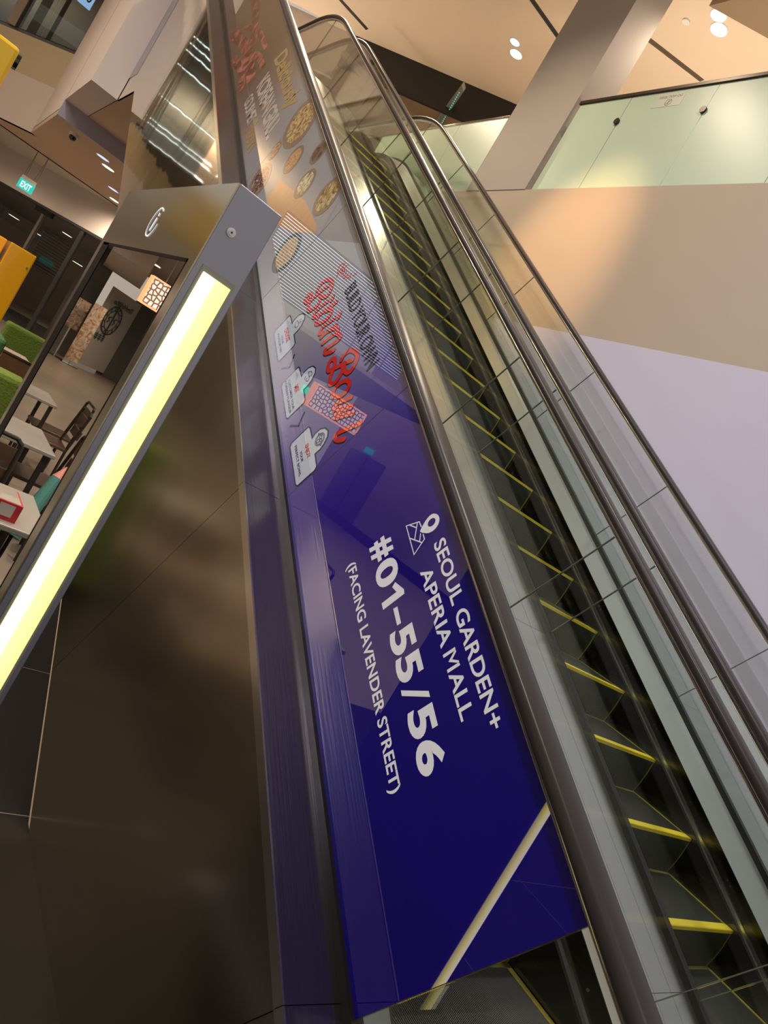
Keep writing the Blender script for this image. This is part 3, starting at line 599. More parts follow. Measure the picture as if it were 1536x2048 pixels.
# slanted fascias and what lies beyond
mb = MB(); mb.prism([(4.45, 14.40, 6.35), (8.9, 9.0, 6.35), (8.9, 9.0, 7.0), (4.45, 14.40, 7.0)], (.05, .05, 0), M['dark'])
mb.box(4.2, 9, 13.6, 13.7, 6.2, 6.3, M['greybeam']); struct('trim_5', mb)
mb = MB(); mb.prism([(4.5, 14.45, 6.55), (9.0, 9.1, 6.55), (12, 9.1, 6.55), (12, 30, 6.55), (2.4, 30, 6.55), (2.4, 17, 6.55)], (0, 0, .2), M['brownceil']); struct('trim_6', mb)
mb = MB(); mb.prism([(2.4, 16.65, 6.1), (4.45, 14.42, 6.1), (4.45, 14.42, 7.0), (2.4, 16.65, 7.0)], (.06, .05, 0), M['plaster']); struct('trim_7', mb)
mb = MB(); mb.prism([(5.60, 11.66, 6.46), (5.74, 11.76, 6.46), (6.42, 13.3, 6.46), (6.28, 13.3, 6.46)], (0, 0, .08), M['greybeam']); struct('trim_8', mb)
M['greenled'] = mat('green_led', (.1, .6, .4), .4, emit=(.05, .55, .35), estr=.8)
mb = MB()
for i in range(18):
    t = i / 17; mb.ball((5.72 + .66 * t, 11.85 + 1.35 * t, 6.44), .012, M['greenled'], 6, 4)
tag(mb.build('light_string'), 'string of tiny green lights along the dark ceiling beam', 'light string', kind='stuff')
mb = MB(); mb.box(1.2, 9, 22, 22.2, UP, 7.3, M['plaster_warm']); struct('wall_back', mb)
# long side wall and pillar
mb = MB(); mb.box(4.95, 5.25, -6, 22, FL, 2.18, M['plaster_cool']); mb.box(4.952, 5.25, -6, 22, 2.18, 3.85, M['plaster_warm']); struct('wall_right', mb)  # warm light above and cool shade below are put into the wall tones
M['pillar'] = mat('pillar_paint', (.30, .27, .26), .65)
mb = MB(); mb.box(4.945, 5.41, 7.39, 8.57, 3.85, 7.0, M['pillar']); struct('trim_9', mb)
M['slab'] = mat('upper_floor_pale', (.5, .45, .40), .5)
mb = MB(); mb.box(5.25, 12, -6, 22, 3.6, 3.85, M['slab']); mb.box(1.19, 4.95, 12.6, 22, 3.7, UP - .015, M['slab']); struct('trim_10', mb)
mb = MB(); mb.box(8.5, 8.7, -6, 22, 3.85, 7.0, M['plaster_warm']); struct('wall_far_right', mb)
# ================================================================ guard of frosted glass on the wall
M['frost'] = mat('guard_glass_pale_green', (.40, .51, .43), .35, spec=.3)
M['railb'] = mat('guard_rail_bronze', (.05, .035, .03), .3, metal=.6)
G = empty('glass_guard', (5.0, 5.0, 3.85), 'pale green glass guard with a dark top rail on the upper floor beside the pillar', 'railing')
edges = [7.34, 6.545, 5.428, 4.30, 3.18, 2.06]
for a, b in zip(edges, edges[1:]): mb = MB(); mb.box(4.994, 5.008, b + .004, a - .004, 3.85, 5.035, M['frost']); mb.build('glass_panel', G)
mb = MB(); mb.box(4.975, 5.03, 2.0, 7.36, 5.03, 5.075, M['railb']); mb.build('top_rail', G, bevel=.006)
for y, z in ((6.5537, 4.717), (5.4374, 4.730), (4.31, 4.74), (3.19, 4.74)): mb = MB(); mb.cyl((4.97, y, z), (5.03, y, z), .036, M['railb'], 20); mb.build('disc_clamp', G)
mb = MB(); mb.box(5.05, 5.11, 2.0, 7.36, 4.60, 4.68, M['railb']); mb.build('inner_rail', G)
M['stick'] = mat('sticker_grey', (.42, .46, .41), .4); M['stickt'] = mat('sticker_ink', (.10, .10, .10), .4)
mb = MB(); mb.box(4.992, 4.9938, 5.80, 6.17, 4.84, 4.995, M['stick'])
GM = lambda u, h, x: (x, u, h)
write(mb, 'DO NOT LEAN', 5.83, 6.12, 4.945, 4.975, M['stickt'], x=4.9915, bold=.02, M_=GM)
for j in range(16):
    a0, a1 = 2 * PI * j / 16, 2 * PI * (j + 1) / 16; ribbon(mb, [(5.97 + .038 * math.cos(a0), 4.89 + .038 * math.sin(a0)), (5.97 + .038 * math.cos(a1), 4.89 + .038 * math.sin(a1))], .007, M['stickt'], 4.9914, sm=False, M_=GM)
ribbon(mb, [(5.97, 4.872), (5.965, 4.905)], .014, M['stickt'], 4.9914, sm=False, M_=GM); ribbon(mb, [(5.945, 4.915), (5.995, 4.865)], .006, M['stickt'], 4.9914, sm=False, M_=GM)
mb.build('warning_sticker', G)
G2 = empty('glass_guard', (4.95, 10.5, 3.95), 'clear glass guard with a thin steel rail beyond the far escalator, left of the pillar', 'railing')
mb = MB(); mb.tube([(4.99, 8.65, 5.02), (4.99, 12.0, 5.02), (4.99, 12.08, 4.94)], .016, M['guide']); mb.build('top_rail', G2, smooth=True)
for a, b in ((8.65, 9.75), (9.76, 10.87), (10.88, 12.0)): mb = MB(); mb.box(4.985, 4.995, a, b, 3.85, 4.99, M['frost']); mb.build('glass_panel', G2)

# ================================================================ downlights
M['lampdisc'] = mat('lamp_disc', (1, 1, 1), .4, emit=(1, .93, .80), estr=9); M['lampcool'] = mat('lamp_disc_cool', (.6, .7, 1), .4, emit=(.55, .66, 1), estr=1.1)
M['lampwarm'] = mat('lamp_disc_warm', (1, .9, .7), .4, emit=(1, .86, .62), estr=6)
def disc_light(name, x, y, z, r, m, label, group=None):
    t = empty(name, (x, y, z), label, 'ceiling light', group)
    mb = MB(); k = 28
    for j in range(k):
        a, b = 2 * PI * j / k, 2 * PI * (j + 1) / k; f = lambda rr, aa, zz: (x + rr * math.cos(aa), y + rr * math.sin(aa), zz)
        mb.add([f(r, a, z), f(r * 1.14, a, z), f(r * 1.14, b, z), f(r, b, z), f(r, a, z - .012), f(r * 1.14, a, z - .008), f(r * 1.14, b, z - .008), f(r, b, z - .012)], [(0, 1, 2, 3), (4, 7, 6, 5), (1, 5, 6, 2), (0, 3, 7, 4)], M['white'])
    mb.build('trim_ring', t)
    mb = MB(); mb.cyl((x, y, z), (x, y, z - .008), r, m, 28); mb.build('diffuser', t); return t
LBL = ['bright round downlight in the beige ceiling left of the pillar', 'bright round downlight in the ceiling right of the pillar']
for i, (x, y) in enumerate(HIGH):
    if i < 2: disc_light('downlight', x, y, cz, .105, M['lampdisc'], LBL[i])
    else: disc_light('downlight', x, y, cz, .12, M['lampdisc'], 'round downlight in the high ceiling ' + ['above the middle of the near escalator', 'above the foot of the near escalator', 'over the aisle beside the totem', 'over the aisle left of the camera', 'over the dining tables', 'above the wall near the escalator foot', 'over the aisle beyond the tables', 'above the upper landing', 'by the far grey door, added for fill', 'before the louvre fascia'][i - 2], 'high ceiling downlights')
disc_light('dining_downlight', -4.06, 20.3, 1.745, .12, M['lampwarm'], 'round ceiling light over the restaurant front, seen in the totem screen')
disc_light('blue_downlight', 5.51, 10.60, cz, .085, M['lampcool'], 'pale blue round ceiling light left of the pillar, beside a bright one')
disc_light('blue_downlight', 5.90, 7.08, cz, .10, M['lampcool'], 'pale blue round ceiling light right of the pillar, beside a bright one')
mb = MB(); mb.cyl((5.874, 7.541, cz), (5.874, 7.541, cz - .02), .05, M['white'], 20); tag(mb.build('smoke_detector'), 'small white round smoke detector in the ceiling right of the pillar', 'detector')
# linear ceiling tubes, upper level (seen as wavy streaks in the cladding)
M['led'] = mat('led_tube', (1, 1, 1), .4, emit=(1, .94, .82), estr=9)
for li, (x0, x1, y) in enumerate(((-.2, -1.15, 20.45), (-.13, -1.6, 21.6), (-.25, -1.4, 21.0), (-.3, -2.2, 23.0), (-1.1, -3.6, 26.8), (-1.2, -4.8, 30.2), (-1.55, -5.0, 31.0), (-2.8, -5.5, 33.5))):
    t = empty('linear_light', ((x0 + x1) / 2, y, cz), ['topmost', 'third', 'second', 'fourth', 'fifth', 'sixth', 'seventh', 'lowest'][li] + ' of the thin ceiling tubes mirrored as wavy streaks in the steel', 'ceiling light', 'linear ceiling lights')
    mb = MB(); mb.box(x1, x0, y - .035, y + .035, cz - .05, cz, M['white']); mb.build('housing', t)
    mb = MB(); mb.box(x1, x0, y - .028, y + .028, cz - .062, cz - .0505, M['led']); mb.build('tube', t)

# ================================================================ left: bulkheads, low ceiling, upper shop
mb = MB(); mb.prism([(x, y, 2.17) for x, y in ((.836, 13.062), (9, 13.062), (9, 18.1), (-.225, 18.1), (.338, 17.2), (.836, 16.404))], (0, 0, .1), M['ceiling_low']); struct('ceiling_low', mb)
M['ceil_far'] = mat('ceiling_far_grey', (.50, .46, .41), .7)
mb = MB(); mb.prism([(x, y, 2.175) for x, y in ((-.24, 18.1), (9, 18.1), (9, 22), (-3, 24))], (0, 0, .1), M['ceil_far']); mb.box(-.3, 3.4, 18.09, 18.15, 2.155, 2.18, M['seam']); struct('trim_11', mb)
mb = MB(); mb.box(.83, 9, 13.0, 13.06, 2.17, 2.41, M['plaster_cool']); struct('trim_12', mb)
mb = MB(); mb.box(.83, 1.178, 10.862, 12.998, 2.41, 7.0, M['plaster']); struct('trim_13', mb)
mb = MB(); mb.box(.83, .95, 13.061, 16.4, 2.28, 7.0, M['plaster']); struct('trim_14', mb)
mb = MB(); mb.prism([(.83, 16.4, 2.17), (-4.0, 24.13, 2.17), (-3.9, 24.2, 2.17), (.93, 16.46, 2.17)], (0, 0, .92), M['plaster']); 
mb.prism([(.83, 16.4, 3.09), (-4.0, 24.13, 3.09), (-3.9, 24.2, 3.09), (.93, 16.46, 3.09)], (0, 0, .72), M['warm_tone_wall'])  # warm light on the upper band is put into its yellower colour
struct('wall_left', mb)
W0 = Vector((.83, 16.4, 0)); WD = Vector((-.5, .8, 0)).normalized()
US = empty('upper_shopfront', (0.0, 17.7, 3.81), 'dark glazed shopfront on the upper level above the warm-toned bulkhead', 'shopfront')
M['mull'] = mat('mullion_dark_steel', (.10, .10, .10), .25, metal=.8); M['shopdark'] = mat('shop_interior_dark', (.09, .09, .09), .6)
for i in range(6):
    a = W0 + WD * (i * 1.05); b = W0 + WD * ((i + 1) * 1.05 - .02)
    mb = MB(); mb.prism([(a.x, a.y, 3.87), (b.x, b.y, 3.87), (b.x, b.y, 6.9), (a.x, a.y, 6.9)], (-.010, -.006, 0), M['shopglass_up']); mb.build('glass_pane', US)
for i in (0, 1, 3, 5):
    a = W0 + WD * (i * 1.05 + .3); mb = MB(); mb.box(a.x + .25, a.x + .33, a.y + .3, a.y + .38, 3.85, 6.9, M['mull']); mb.build('mullion', US)
mb = MB(); a = W0; b = W0 + WD * 6; mb.prism([(a.x, a.y, 3.81), (b.x, b.y, 3.81), (b.x + .1, b.y + .06, 3.81), (a.x + .1, a.y + .06, 3.81)], (0, 0, .07), M['mull']); mb.build('sill', US)
mb = MB(); mb.box(.04, .22, 19.9, 20.1, 3.8, 7, M['warm_tone_wall']); mb.box(-.30, -.05, 17.95, 18.6, 3.87, 7, M['plaster_warm']); struct('trim_15', mb)
mb = MB(); mb.box(-9, 9, 36, 36.2, 3.8, 7, M['shopdark']); mb.box(-4, 9, 18.4, 25, 3.75, 3.8, M['shopdark']); struct('trim_16', mb)
mb = MB(); M['coolled'] = mat('cool_sign_light', (.7, .8, 1), .4, emit=(.55, .75, 1), estr=2.5)
SG = empty('hanging_lit_sign', (.62, 19, 5.6), 'small pale blue lit sign behind the upper shop glass', 'sign')
mb.box(.55, .82, 19, 19.06, 5.35, 5.75, M['coolled']); mb.build('lit_face', SG)
mb = MB(); write(mb, '10', .60, .77, 5.45, 5.65, M['black'], x=18.995, bold=.02, M_=lambda u, h, x: (u, x, h)); mb.build('numeral', SG)
for i, (x, y, z) in enumerate(((1.15, 20.5, 6.6), (1.0, 19.4, 6.2))):
    mb = MB(); mb.box(x - .5, x + 1.2, y, y + .03, z, z + .03, M['coolled']); tag(mb.build('linear_light'), ['upper cold white light line inside the upper shop', 'lower cold white light line inside the upper shop'][i], 'ceiling light', 'shop light lines')
# camera dome
t = empty('security_camera', (1.19, 13.5, 2.17), 'white dome security camera with a black lens on the low ceiling', 'camera')
mb = MB(); mb.cyl((1.19, 13.5, 2.17), (1.19, 13.5, 2.12), .075, M['white'], 24); mb.build('housing', t)
mb = MB(); mb.ball((1.19, 13.5, 2.10), .055, M['black'], 16, 10); mb.build('lens_dome', t, smooth=True)
for i, (x, y, m_) in enumerate(((1.93, 14.3, 'lampwarm'), (2.77, 17.5, 'lampwarm'), (1.72, 13.75, 'lampcool'), (2.45, 16.2, 'lampcool'))):
    disc_light('low_downlight', x, y, 2.17, .11, M[m_], ['bright warm light in the low brown ceiling nearest the purple beam', 'bright light in the low ceiling nearest the white shop wall', 'dim disc light closest to the purple beam in the low ceiling', 'dim disc light between the two bright ones in the low ceiling'][i])
# ================================================================ facade wall, glazed shop behind it
F1 = Vector((.99, 20.9, 0)); F2 = Vector((3.1, 18.26, 0)); FD = (F2 - F1).normalized(); FN = Vector((FD.y, -FD.x, 0))     # FN points into the shop
if FN.y < 0: FN = -FN
def fq(a, b, z0, z1, off, th, m, mb):
    p, q = F1 + FD * a + FN * off, F1 + FD * b + FN * off
    mb.prism([(p.x, p.y, z0), (q.x, q.y, z0), (q.x, q.y, z1), (p.x, p.y, z1)], FN * th, m)
mb = MB(); fq(-5, 5, 1.40, 2.2, 0, .15, M['plaster'], mb); struct('wall_facade', mb)
SH_ = empty('shopfront', (2.2, 19.4, FL), 'tall glazed shopfront with dark frames under the white wall, beside the exit sign', 'shopfront')
mb = MB(); fq(-5, 5, 1.34, 1.40, -.02, .12, M['mull'], mb); mb.build('head_frame', SH_)
for a, b in ((-5, -2.9), (-2.9, -.9), (-.9, .45), (.45, 1.55), (1.55, 2.75), (2.75, 4.5)): mb = MB(); fq(a + .01, b - .01, FL + .02, 1.34, .03, .012, M['shopglass'], mb); mb.build('glass_pane', SH_)
for a, w_ in ((-.9, .03), (1.55, .035), (2.75, .05)): mb = MB(); fq(a - w_, a + w_, FL, 1.34, 0, .08, M['mull'] if a > 2 else M['guide'], mb); mb.build('mullion', SH_)
mb = MB(); fq(1.30, 1.80, 1.22, 1.34, -.03, .1, M['black'], mb); mb.build('door_closer', SH_)
mb = MB(); mb.prism([(-2, 24.8, 1.345), (3.25, 18.25, 1.345), (12, 18.25, 1.345), (12, 42, 1.345), (-2, 42, 1.345)], (0, 0, .05), M['greybeam']); mb.box(-3, 13, 34, 42, FL - .2, FL, M['floor_r']); struct('trim_17', mb)
mb = MB(); mb.box(-2, 12, 42, 42.2, FL, 1.4, M['brownceil']); struct('wall_shop_back', mb)
k = 0
for i, (a_, b_, w_) in enumerate(((.076, .041, .34), (.110, .039, .34), (.121, .036, .36), (.132, .057, .24), (.158, .034, .5))):
    y = 1.34 / b_; disc_light('shop_downlight', a_ * y, y, 1.345, w_ * .6, M['lampwarm'], 'oval glow of a ceiling light through the dark shop glass, ' + ['below the exit sign', 'third from the left', 'fourth from the left', 'highest of them', 'rightmost, beside the totem'][i], 'shop ceiling lights')
mb = MB(); mb.cyl((4.55, 25.5, FL), (4.55, 25.5, 1.34), .38, M['plaster_warm'], 28); tag(mb.build('round_column', smooth=True), 'pale round column inside the glazed shop', 'column')
M['shutter'] = ribbed('shutter_slats', (.20, .18, .16), (.05, .045, .04), 3.2, axis=2)
mb = MB(); mb.box(3.0, 4.1, 27.5, 27.6, .1, 1.34, M['shutter']); tag(mb.build('roller_shutter'), 'small slatted roller shutter left of the round column', 'shutter')
mb = MB(); mb.box(5.2, 9.0, 27.0, 27.1, -.6, 1.34, M['shutter']); tag(mb.build('roller_shutter'), 'wide slatted roller shutter right of the round column', 'shutter')
mb = MB(); mb.box(4.9, 9.0, 26.9, 27.0, -.9, -.6, M['greybeam']); struct('trim_18', mb)
# exit sign
M['exitg'] = mat('exit_green', (.01, .10, .08), .4, emit=(.02, .62, .50), estr=.9); M['exitw'] = mat('exit_white', (.2, .2, .2), .4, emit=(.85, 1, .95), estr=1.0)
M['wire'] = mat('wire', (.12, .1, .09), .5)
t = empty('exit_sign', (1.29, 18.0, 1.45), 'small green hanging exit sign on thin wires before the white wall', 'sign')
mb = MB(); mb.box(1.14, 1.43, 17.98, 18.03, 1.51, 1.585, M['white']); mb.build('housing', t)
mb = MB(); mb.box(1.13, 1.44, 17.995, 18.012, 1.31, 1.51, M['exitg']); mb.build('green_panel', t)
mb = MB(); write(mb, 'EXIT', 1.18, 1.39, 1.345, 1.475, M['exitw'], x=17.993, bold=.03, M_=lambda u, h, x: (u, x, h)); mb.build('lettering', t)
mb = MB()
for a, b in ((1.16, 1.18), (1.20, 1.18), (1.36, 1.40), (1.42, 1.40)): mb.tube([(a, 18.0, 1.58), (b, 18.0, 2.17)], .004, M['wire'], 5)
mb.build('wires', t)
# orange cabinet pair
M['orange'] = mat('lacquer_orange', (.72, .34, .004), .22, coat=.5); M['orange2'] = mat('lacquer_orange_bright', (.95, .42, .01), .3, coat=.4)
t = empty('tall_cabinet', (.9, 9.2, FL), 'tall glossy orange lacquered cabinet standing behind the green booth seats', 'cabinet')
mb = MB(); mb.box(.775, 1.045, 9.0, 9.5, FL, .135, M['orange']); mb.build('body', t, bevel=.012)
mb = MB(); mb.cyl((1.01, 9.0, -.02), (1.01, 8.99, -.02), .01, M['screwm'], 12); mb.build('knob', t)
t = empty('tall_cabinet', (.65, 9.3, FL), 'narrower orange cabinet left of the tall one, partly cut off by the frame', 'cabinet')
mb = MB(); mb.box(.45, .745, 9.1, 9.5, FL, .13, M['orange2']); mb.build('body', t, bevel=.012)
# green booths
M['green'] = mat('plush_green', (.09, .14, .01), .9, noise=.45, nscale=60, bump=.6, bscale=(1, 1, 1)); M['green_d'] = mat('plush_dark_green', (.05, .13, .035), .9, noise=.4, nscale=60, bump=.6)
M['walnut'] = mat('walnut_veneer', (.16, .075, .032), .4, noise=.25, nscale=6, bscale=(2, 2, 14))
t = empty('booth_seat', (1.4, 8.2, FL), 'high-backed moss green booth seat behind the walnut partition', 'booth seat')
mb = MB(); mb.box(.99, 2.2, 8.0, 8.22, FL + .3, -.552, M['green']); mb.build('backrest', t, bevel=.03)
mb = MB(); mb.box(1.0, 2.2, 7.45, 8.0, FL + .12, FL + .46, M['green']); mb.build('seat', t, bevel=.03)
mb = MB(); mb.box(1.0, 2.2, 7.5, 8.2, FL, FL + .12, M['black']); mb.build('plinth', t)
t = empty('booth_seat', (.62, 6.2, FL), 'dark green booth end at the left frame edge beside the walnut partition', 'booth seat')
mb = MB(); mb.box(.25, .80, 6.0, 6.5, FL + .1, -.545, M['green_d']); mb.build('backrest', t, bevel=.03)
mb = MB(); mb.box(.25, .80, 6.02, 6.5, FL, FL + .1, M['black']); mb.build('plinth', t)
t = empty('booth_seat', (.8, 4.9, FL), 'nearest moss green booth back, between the partition and the totem screen', 'booth seat')
mb = MB(); mb.box(.5, .85, 4.80, 5.02, FL + .12, -.612, M['green']); mb.build('backrest', t, bevel=.03)
mb = MB(); mb.box(.5, .85, 5.02, 5.5, FL + .12, FL + .45, M['green']); mb.build('seat', t, bevel=.03)
mb = MB(); mb.box(.5, .85, 4.84, 5.5, FL, FL + .12, M['black']); mb.build('plinth', t)
t = empty('partition', (.98, 6.8, FL), 'walnut veneer partition with a pale metal top edge between the green booths', 'partition')
mb = MB(); mb.box(.90, 1.13, 6.75, 7.15, FL, -.70, M['walnut']); mb.build('body', t)
mb = MB(); mb.box(.89, 1.14, 6.74, 6.77, -.70, -.685, M['guide']); mb.build('edge_strip', t)
# yellow sign hanging near the eye
t = empty('hanging_sign', (-.1, 3.1, .52), 'glossy yellow hanging sign box with a round black end cap, at the left edge', 'sign')
mb = MB(); mb.box(-.42, .019, 3.0, 3.12, .40, .60, mat('lacquer_yellow', (.85, .52, .01), .3, coat=.5)); mb.build('body', t, bevel=.012)
mb = MB(); mb.cyl((.019, 3.05, .567), (.032, 3.05, .567), .026, M['black'], 24); mb.build('end_cap', t)
mb = MB(); mb.tube([(-.3, 3.06, .6), (-.3, 3.06, 7)], .004, M['wire'], 6); mb.tube([(-.1, 3.06, .6), (-.1, 3.06, 7)], .004, M['wire'], 6); mb.build('wires', t)

# ================================================================ dining side, seen in the totem screen and the banner
xr = lambda xv: .748 - xv                            # place a thing from its mirror position behind the screen
M['greywall'] = mat('restaurant_wall_grey', (.50, .46, .42), .6); M['logo'] = mat('logo_dark_green', (.04, .055, .05), .5)
M['table'] = mat('table_grey_stone', (.30, .28, .25), .3, noise=.1); M['darkwood'] = mat('chair_dark_wood', (.06, .03, .015), .4); M['chairblk'] = mat('chair_black_frame', (.02, .018, .016), .35)
mb = MB(); mb.box(-9, -.3, 4.6, 26, FL, FL + .006, M['floor_r']); mb.box(.3, 8.8, 12.5, 26, FL, FL + .006, M['floor_p']); struct('trim_19', mb)
wl = MB()
a = Vector((xr(6.087), 24.85, 0)); b = Vector((xr(4.816), 23.52, 0)); wd = (b - a).normalized()
wl.prism([(a.x, a.y, FL + .1), (b.x, b.y, FL + .1), (b.x, b.y, .80), (a.x, a.y, .80)], (-.05, .08, 0), M['greywall']); struct('wall_restaurant', wl)
wn = Vector((wd.y, -wd.x, 0)); wn = wn if wn.y < 0 else -wn; WL = (b - a).length
def WM(u, h, x): p = a + wd * u + wn * x; return (p.x, p.y, h)
LG = empty('wall_emblem', tuple((a + wd * .8) + Vector((0, 0, 0)))[:2] + (-.1,), 'round dark emblem with restaurant name on the grey wall, seen mirrored in the totem screen', 'sign')
mb = MB(); u0 = WL * .56; h0 = -.13
for j in range(32):
    a0, a1 = 2 * PI * j / 32, 2 * PI * (j + 1) / 32
    for r_, w_ in ((.46, .05), (.33, .03)): ribbon(mb, [(u0 + r_ * math.cos(a0), h0 + r_ * math.sin(a0)), (u0 + r_ * math.cos(a1), h0 + r_ * math.sin(a1))], w_, M['logo'], .02, sm=False, M_=WM, dx=.004)
ribbon(mb, [(u0, h0 - .52), (u0, h0 + .52)], .07, M['logo'], .02, sm=False, M_=WM, dx=.004)
for j in range(12): a0 = 2 * PI * j / 12 + .2; ribbon(mb, [(u0 + .37 * math.cos(a0), h0 + .37 * math.sin(a0)), (u0 + .42 * math.cos(a0 + .1), h0 + .42 * math.sin(a0 + .1))], .04, M['logo'], .02, sm=False, M_=WM, dx=.004)
for s_ in (-.16, .16): ribbon(mb, [(u0 + s_ - .07, h0 + .1), (u0 + s_ + .07, h0 + .05), (u0 + s_ - .02, h0 - .02), (u0 + s_ + .06, h0 - .1)], .04, M['logo'], .02, M_=WM, dx=.004)
mb.build('emblem', LG)
rev = (wd.x * 1.0)
mb = MB(); write(mb, 'TimHoWan', WL * .12, WL * .78, .36, .52, M['logo'], x=.02, bold=.02, M_=WM); mb.build('lettering', LG)
mb = MB()
for i in range(4):
    for j in range(3): ribbon(mb, [(WL * .5 + i * .2, -.68 - j * .06), (WL * .5 + i * .2 + .14, -.68 - j * .06)], .03, M['logo'], .02, sm=False, M_=WM, dx=.004)
    ribbon(mb, [(WL * .5 + i * .2 + .07, -.62), (WL * .5 + i * .2 + .05, -.86)], .03, M['logo'], .02, sm=False, M_=WM, dx=.004)
mb.build('characters', LG)
# menu boards
M['menu'] = food('menu_print', (.35, .12, .05), (.50, .38, .26), (.62, .56, .48), 4)
for i, (xv, y, z0_, z1_, hw) in enumerate(((4.25, 23.0, -.90, .0, .2), (4.62, 22.6, -1.70, .10, .19))):
    t = empty('menu_stand', (xr(xv), y, FL), ['shorter printed menu board before the restaurant, mirrored in the totem screen', 'taller printed menu board nearest the grey emblem wall, mirrored in the totem screen'][i], 'sign', 'menu stands')
    mb = MB(); mb.box(xr(xv) - hw, xr(xv) + hw, y, y + .03, z0_, z1_, M['menu']); mb.build('board', t)
    mb = MB(); mb.box(xr(xv) - .02, xr(xv) + .02, y + .03, y + .05, FL, FL + 1.2, M['guide']); mb.box(xr(xv) - .25, xr(xv) + .25, y - .1, y + .2, FL, FL + .02, M['black']); mb.build('stand', t)
mb = MB(); mb.box(-9.5, -5.2, 24.95, 25.1, FL, 1.74, M['shopdark']); mb.box(-4.05, -1.2, 24.5, 24.6, FL, 1.74, M['greybeam']); mb.box(-9, -2.2, 14, 26, 1.75, 1.85, M['ceil_far']); struct('wall_dark', mb)
mb = MB(); mb.prism([(xr(4.43), 24.3, 1.2), (xr(5.82), 24.9, 1.2), (xr(3.83), 16.3, 1.2), (xr(3.08), 16.8, 1.2)], (0, 0, .5), M['plaster']); struct('trim_20', mb)
# tables, chairs
def table(x0, x1, y0, y1, label):
    t = empty('dining_table', ((x0 + x1) / 2, (y0 + y1) / 2, FL), label, 'table')
    mb = MB(); mb.box(x0, x1, y0, y1, -1.12, -1.09, M['table']); mb.build('tabletop', t, bevel=.006)
    for x in (x0 + .05, x1 - .05):
        for y in (y0 + .05, y1 - .05): mb = MB(); mb.box(x - .018, x + .018, y - .018, y + .018, FL, -1.12, M['chairblk']); mb.build('leg', t)
table(-.62, .02, 5.55, 6.35, 'grey topped dining table between the two rows of dark chairs')
table(-.30, .10, 3.55, 4.25, 'nearest grey topped dining table with a red box on it')
table(-1.0, -.25, 8.0, 8.7, 'farther grey topped dining table seen mirrored in the screen')
def chair(x, y, rz, label, first=None):
    if first:
        c = copy_tree(first); c.location = (x, y, 0); c.rotation_euler = (0, 0, rz); c['label'] = label; return c
    t = empty('dining_chair', (0, 0, FL), label, 'chair', 'slat back dining chairs')
    mb = MB(); mb.box(-.21, .21, -.21, .21, FL + .44, FL + .47, M['darkwood']); mb.build('seat', t, bevel=.006)
    for s in (-1, 1):
        mb = MB(); mb.tube([(s * .2, .2, FL), (s * .2, .2, FL + .45), (s * .2, .25, FL + .86)], .014, M['chairblk'], 8); mb.build('leg', t)
        mb = MB(); mb.tube([(s * .2, -.19, FL), (s * .2, -.19, FL + .45)], .014, M['chairblk'], 8); mb.build('leg', t)
    mb = MB(); mb.tube([(-.2, .25, FL + .86), (-.16, .255, FL + .89), (.16, .255, FL + .89), (.2, .25, FL + .86)], .015, M['chairblk'], 8); mb.build('top_rail', t)
    for z, w_ in ((.78, .1), (.64, .09)):
        mb = MB(); mb.prism([(-.19, .235, FL + z - w_ / 2), (.19, .235, FL + z - w_ / 2), (.19, .245, FL + z + w_ / 2), (-.19, .245, FL + z + w_ / 2)], (0, .018, 0), M['darkwood']); mb.build('back_slat', t)
    t.location = (x, y, 0); t.rotation_euler = (0, 0, rz); return t
c0 = chair(-.88, 5.42, PI / 2 + .2, 'dark slat back chair at the near corner of the middle table')
chair(-.60, 5.95, PI / 2 + .1, 'dark slat back chair along the aisle side of the middle table', c0)
chair(-.95, 7.7, PI / 2, 'dark slat back chair before the farther table', c0)
chair(-1.1, 8.3, PI / 2, 'dark slat back chair beside the farther table', c0)
chair(-.02, 4.62, .1, 'dark slat back chair between the nearest and middle tables', c0)
t = empty('tissue_box', (-.07, 3.72, -1.09), 'red and white cardboard box on the nearest dining table', 'box')
M['redbox'] = mat('box_red', (.45, .02, .03), .4)
mb = MB(); mb.box(-.13, .0, 3.62, 3.85, -1.09, -1.0, M['redbox']); mb.build('carton', t)
mb = MB(); mb.box(-.12, -.01, 3.63, 3.84, -1.0, -.998, M['p_cream']); mb.box(-.10, -.03, 3.618, 3.6205, -1.07, -1.01, M['p_cream']); mb.build('label', t)
M['teal'] = mat('umbrella_teal', (.06, .22, .20), .5)
t = empty('furled_umbrella', (-.33, 4.1, FL), 'furled teal umbrella with a pink tip behind the nearest table', 'umbrella')
mb = MB(); mb.cyl((-.30, 4.25, -1.35), (-.40, 4.4, -.98), .05, M['teal'], 16, .035); mb.build('canopy', t); mb = MB(); mb.cyl((-.40, 4.4, -.98), (-.425, 4.43, -.90), .035, mat('umbrella_tip', (.55, .2, .16), .5), 16, .002); mb.build('tip', t)
mb = MB(); mb.cyl((-.30, 4.30, FL), (-.30, 4.25, -1.35), .012, M['chairblk'], 8); mb.build('shaft', t)
